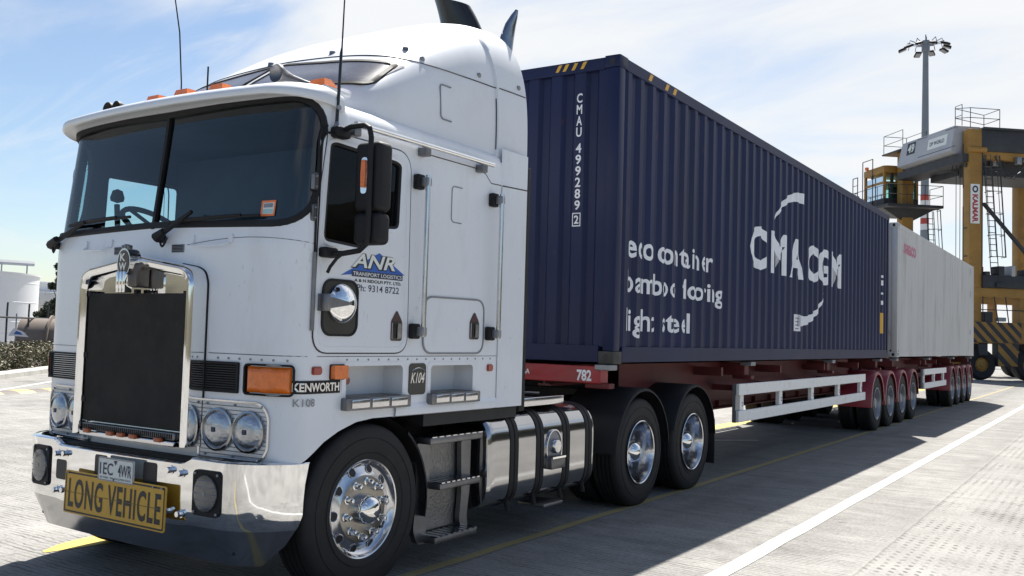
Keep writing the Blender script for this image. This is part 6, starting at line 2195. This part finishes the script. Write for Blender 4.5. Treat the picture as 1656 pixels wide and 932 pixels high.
for ly in (0, WID):
    for x_ in (0.45, 3.2, 4.9, 7.2):
        if swh is None:
            h = MB()
            for s_ in (1, -1):
                h.lathe([(0.0, s_ * 0.24), (0.12, s_ * 0.24), (0.14, s_ * 0.20), (0.26, s_ * 0.18), (0.30, s_ * 0.13), (0.36, s_ * 0.12), (0.38, s_ * 0.2)], (0, 0, 0), 'y', KALM, 24)
            swh = h.build("wheel", str_, origin=(0, 0, 0))
            t = MB()
            t.lathe([(0.37, -0.2), (0.45, -0.26), (0.7, -0.28), (0.79, -0.22), (0.81, -0.1), (0.81, 0.1), (0.79, 0.22), (0.7, 0.28), (0.45, 0.26), (0.37, 0.2)], (0, 0, 0), 'y', RUBBER, 40)
            t.build("tyre", swh, origin=(0, 0, 0))
            k_ = swh
        else:
            k_ = copy_tree(swh, str_)
        k_.location = (x_, ly, 0.805)
for ly in (0, WID):
    for x_ in (0.45, 3.2, 4.9, 7.2):
        b = MB()
        b.box((x_ - 0.25, ly - 0.33, 1.3), (x_ + 0.25, ly - 0.29, 2.0), SBLACK); b.box((x_ - 0.25, ly + 0.29, 1.3), (x_ + 0.25, ly + 0.33, 2.0), SBLACK)
        b.box((x_ - 0.25, ly - 0.33, 1.88), (x_ + 0.25, ly + 0.33, 1.96), SBLACK)
        build_local(b, "wheel_fork", str_)

# hoses, lamps and boxes fixed about the frame
rq = random.Random(21)
for k in range(16):
    b = MB()
    x_, y_ = rq.uniform(0.5, 6.0), rq.choice((-0.42, -0.40, 0.4))
    z_ = rq.choice((5.6, 4.9, 13.35, 11.5, 3.1))
    b.box((x_, y_ - 0.14, z_), (x_ + rq.uniform(0.2, 0.5), y_ + 0.14, z_ + rq.uniform(0.15, 0.45)), rq.choice((SBLACK, STEEL, HOODG, KALM)), 0.03)
    build_local(b, "control_box", str_)
for k in range(10):
    b = MB()
    x_ = rq.uniform(0.4, 5.0); y_ = rq.uniform(-0.38, 0.3)
    pts = [(x_ + rq.uniform(-.3, .3), y_, 11.9), (x_ + 0.4, y_ - 0.1, 11.3 - rq.random() * 0.6), (x_ + 1.0, y_, 11.2 - rq.random() * 0.5), (x_ + 1.6, y_, 11.9)]
    b.tube(pts, 0.035, SBLACK, 6)
    build_local(b, "hose", str_)
for z_ in (6.5, 8.0, 11.4):
    b = MB(); b.box((-0.40, -0.12, z_), (-0.355, 0.14, z_ + 0.05), SBLACK); b.tube([(-0.37, 0.24, z_ - 1.2), (-0.37, 0.24, z_ + 1.2)], 0.02, SBLACK, 5)
    build_local(b, "conduit", str_)
b = MB(); b.tube([(-0.36, 0, 11.4), (-0.42, 0, 11.4)], 0.12, SBLACK, 12); build_local(b, "leg_lamp", str_)
# ------------------------------------------------------------------ floodlight mast
MX, MY = -12.42, 100.0
ms = empty("light_mast", (MX, MY, 0))
tag(ms, "tall grey mast with a ring of floodlights, behind the straddle carrier", "light mast")
b = MB()
b.tube([(MX, MY, 0), (MX, MY, 14.2)], [0.52, 0.44], MAST, 16)
b.tube([(MX, MY, 21.9), (MX, MY, 34.2)], [0.40, 0.28], MAST, 16)
b.tube([(MX, MY, 18.0), (MX, MY, 21.9)], [0.42, 0.40], MAST, 16)
for k in range(8):
    z_ = 12.2 + 0.72 * k
b.build("pole", ms)
b = MB()
for k in range(6):
    z_ = 14.2 + (18.0 - 14.2) * k / 6
    b.tube([(MX, MY, z_), (MX, MY, z_ + 3.8 / 6)], 0.44, MASTR if k % 2 else MASTW, 16)
b.build("painted_bands", ms)
b = MB()
b.tube([(MX, MY, 33.6), (MX, MY, 34.8)], 0.42, MAST, 14)
b.tube([(MX, MY, 34.6), (MX, MY, 35.5)], 0.06, MAST, 6)
for k in range(12):
    a = 2 * math.pi * k / 12 + 0.2
    d = Vector((math.cos(a), math.sin(a), 0))
    c = Vector((MX, MY, 34.2))
    b.tube([c, c + d * 1.8 + Vector((0, 0, 0.5)), c + d * 2.0 + Vector((0, 0, -0.02))], 0.045, MAST, 6)
b.build("lamp_ring", ms)
for k in range(10):
    a = 2 * math.pi * k / 10 + 0.2
    if k == 4: continue
    b = MB()
    d = Vector((math.cos(a), math.sin(a), 0))
    c = Vector((MX, MY, 34.0)) + d * (2.1 + 0.2 * (k % 2))
    M_ = Matrix.Translation(c) @ Matrix.Rotation(a, 4, 'Z') @ Matrix.Rotation(R(22), 4, 'Y')
    b.box((-0.40, -0.33, -0.13), (0.45, 0.33, 0.13), BLACK, 0.08, 2, M_)
    b.add([M_ @ Vector(q) for q in ((-0.34, -0.27, -0.134), (0.39, -0.27, -0.134), (0.39, 0.27, -0.134), (-0.34, 0.27, -0.134))], [(0, 1, 2, 3)], STEEL)
    b.build("floodlight", ms)

# ------------------------------------------------------------------ far left: tanks, fence, buildings, tree
TK = Vector((-72.7, 27.75, 0))
tk_ = empty("storage_tank", TK)
tag(tk_, "big white cylindrical storage tank with a walkway on top, beyond the hedge", "storage tank")
TR, TH = 8.4, 5.2
b = MB()
b.lathe([(TR, 0), (TR, TH), (TR + 0.08, TH), (TR + 0.08, TH + 0.12), (TR, TH + 0.12), (0, TH + 0.35)], TK, 'z', TANKW, 96)
for z_ in (1.6, 3.1, 4.6):
    b.lathe([(TR, z_ - 0.02), (TR + 0.015, z_), (TR, z_ + 0.02)], TK, 'z', TANKW, 96)
b.build("shell", tk_)
vd = (TK - Vector((5.1, -7.7, 0))).normalized(); sd_ = Vector((vd.y, -vd.x, 0))
if sd_.x < 0: sd_ = -sd_
sd_ = Vector((-vd.y, vd.x, 0)) if False else sd_
b = MB()
edge = TK + sd_ * (TR - 0.6) - vd * 2.0
a0 = TK - sd_ * 5 - vd * 3
P0 = a0 + Vector((0, 0, TH + 1.05)); P1 = edge + Vector((0, 0, TH + 1.05))
b.tube([P0, P1], 0.20, MAST, 4)
for q in (0.82, 0.96):
    p = P0.lerp(P1, q)
    b.tube([p, p - Vector((0, 0, 2.6))], 0.06, STEEL, 6)
b.box(P0.lerp(P1, 0.30) - Vector((0.6, 0.3, 0.95)), P0.lerp(P1, 0.30) + Vector((0.6, 0.3, -0.45)), MASTR, 0.05)
b.build("walkway", tk_)
BL = Vector((-83.0, 40.5, 0))
ba = math.atan2(vd.y, vd.x)
bl = empty("plant_building", BL, ba)
tag(bl, "white flat-roofed building with round wall fans, right of the storage tank", "building")
b = MB(); b.box((0, -6, 0), (8, 5.5, 5.3), TANKW); b.box((-0.3, -6.3, 5.3), (8.3, 5.8, 5.5), TANKW)
build_local(b, "wall", bl)
b = MB(); b.box((-1.5, -5.0, 3.2), (0.0, 1.0, 4.5), CWHITE, 0.05); build_local(b, "air_unit", bl)
b = MB()
for y_ in (-2.0, 0.2):
    b.lathe([(0.45, -1.53), (0.36, -1.56), (0.36, -1.52), (0, -1.52)], (0, y_, 3.85), 'x', STEEL, 20)
build_local(b, "fan_grille", bl)
# brown tank lying in the compound
RT = Vector((-42.0, 19.0, 0))
ra = math.atan2(0.75, 0.66)
rt = empty("brown_tank", RT, ra)
tag(rt, "rounded rusty brown steel tank lying behind the fence and hedge left of the truck", "tank")
b = MB()
b.lathe([(0.0, -0.35), (0.7, -0.32), (1.25, -0.15), (1.28, 0.0), (1.28, 9.0), (1.25, 9.2), (0, 9.4)], (0, 0, 0.52), 'x', BROWN, 40)
for x_ in (1.2, 3.2, 5.2, 7.2):
    b.lathe([(1.28, x_), (1.46, x_ + 0.02), (1.46, x_ + 0.1), (1.28, x_ + 0.12)], (0, 0, 0.52), 'x', BROWN, 40)
b.tube([(2.0, 0, 2.1), (2.0, 0, 2.5)], 0.25, BROWN, 12)
build_local(b, "shell", rt)
b = MB()
for x_ in (1.0, 7.5):
    b.box((x_, -1.2, 0), (x_ + 0.4, 1.2, 0.6), KERBM)
build_local(b, "cradle", rt)
# fence
fd = KD
fc0 = Vector((-35.0, 12.0, 0))
fn_ = empty("chain_fence", fc0)
tag(fn_, "dark pipe and wire fence running behind the hedge left of the truck", "fence")
b = MB()
fp = [fc0 + fd * (k * 3.0) for k in range(-5, 8)]
b.tube([p + Vector((0, 0, 1.80)) for p in (fp[0], fp[-1])], 0.05, SBLACK, 6)
for z_ in (0.55, 1.05):
    b.tube([p + Vector((0, 0, z_)) for p in (fp[0], fp[-1])], 0.010, STEEL, 5)
b.build("rail", fn_)
for p in fp:
    b = MB(); b.tube([p, p + Vector((0, 0, 2.15)), p + Vector((-0.16, 0.1, 2.5))], 0.045, SBLACK, 8)
    b.build("post", fn_)
# small blue and white sign hut
sp_ = Vector((-34.6, 14.4, 0))
sb = empty("site_sign", sp_)
tag(sb, "small blue and white triangular sign on a thin pole above the hedge", "sign")
b = MB(); b.tube([sp_, sp_ + Vector((0, 0, 1.95))], 0.03, STEEL, 6); b.build("pole", sb)
b = MB()
u_ = Vector((0.45, 0.89, 0))
q = sp_ + Vector((0.05, -0.02, 0))
pl_ = [q + u_ * -0.30 + Vector((0, 0, 1.0)), q + u_ * 0.50 + Vector((0, 0, .95)), q + u_ * 0.25 + Vector((0, 0, 1.2)), q + u_ * -0.1 + Vector((0, 0, 1.32))]
n0 = Vector((0.06, -0.03, 0))
b.add([p + n0 for p in pl_] + [p - n0 for p in pl_], [(0, 1, 2, 3), (7, 6, 5, 4), (0, 1, 5, 4), (1, 2, 6, 5), (2, 3, 7, 6), (3, 0, 4, 7)], TANKW)
m0 = sum(pl_, Vector()) / 4
b.add([m0 + (p - m0) * 0.45 + n0 * 1.06 for p in pl_], [(0, 1, 2, 3)], DECALB)
b.build("board", sb, smooth=0)
# tree
def tree(label, base, H, cr, seed, n=9000, z0=0.18):
    r = random.Random(seed)
    base = Vector(base)
    t = empty("tree", base); tag(t, label, "tree")
    b = MB()
    b.tube([base, base + Vector((0.1, 0, H * 0.3)), base + Vector((-0.1, 0.1, H * 0.7))], [0.25, 0.18, 0.06], BARK, 8)
    cl = []
    for k in range(34):
        z = H * r.uniform(z0, 0.97)
        ww = cr * (0.55 + 0.45 * math.sin(math.pi * min(1.0, (z / H - z0) / (1 - z0) * 0.85 + 0.1)))
        a = r.uniform(0, 2 * math.pi); q = ww * math.sqrt(r.random())
        c = base + Vector((q * math.cos(a), q * math.sin(a), z))
        cl.append((c, r.uniform(0.35, 0.75) * cr * 0.45))
        b.tube([base + Vector((0, 0, z * 0.6)), c], [0.05, 0.015], BARK, 5)
    b.build("trunk", t)
    b = MB()
    def place(rr_):
        c, s = rr_.choice(cl)
        d = Vector((rr_.gauss(0, 1), rr_.gauss(0, 1), rr_.gauss(0, 0.8))).normalized() * s * (rr_.random() ** 0.35)
        return c + d, None
    leaves(b, n, place, 0.13, (LEAF, HEDGEM, 0.85), r)
    b.build("crown", t, smooth=0)
def polar(px, dist):
    """ground point seen at that column of the photograph, dist metres from the camera"""
    ang = math.atan((828 - px) / 1513.34) + 0.57685
    return (5.1167 - math.sin(ang) * dist, -7.7276 + math.cos(ang) * dist, 0)
tree("dark green bushy tree beside the white building, left of the cab", polar(101, 74), 6.1, 1.05, 3)
tree("low dark tree at the foot of the white building, behind the brown tank", polar(76, 76), 3.3, 1.1, 9, 5000)
# water-filled barrier beyond the carrier's wheels
for k in range(3):
    p = Vector(polar(1634 + 14 * k, 150)) + Vector((0, 0, 0))
    b = MB()
    M_ = Matrix.Translation(p) @ Matrix.Rotation(R(30), 4, 'Z')
    P = [[M_ @ Vector((x_, y_, z_)) for y_, z_ in ((-0.3, 0), (-0.28, 0.2), (-0.12, 0.35), (-0.1, 1.0), (0.1, 1.0), (0.12, 0.35), (0.28, 0.2), (0.3, 0))] for x_ in (-0.95, 0.95)]
    b.grid(P, MASTW if k % 2 else MASTR); b.add(P[0], [tuple(range(8))], MASTW); b.add(P[1], [tuple(range(8))], MASTW)
    o = b.build("road_barrier", origin=p)
    tag(o, ["red plastic road barrier, leftmost of the row beyond the carrier wheels", "white plastic road barrier, middle one of the row beyond the carrier wheels", "red plastic road barrier, rightmost of the row beyond the carrier wheels"][k], "barrier", "barriers on the far yard")
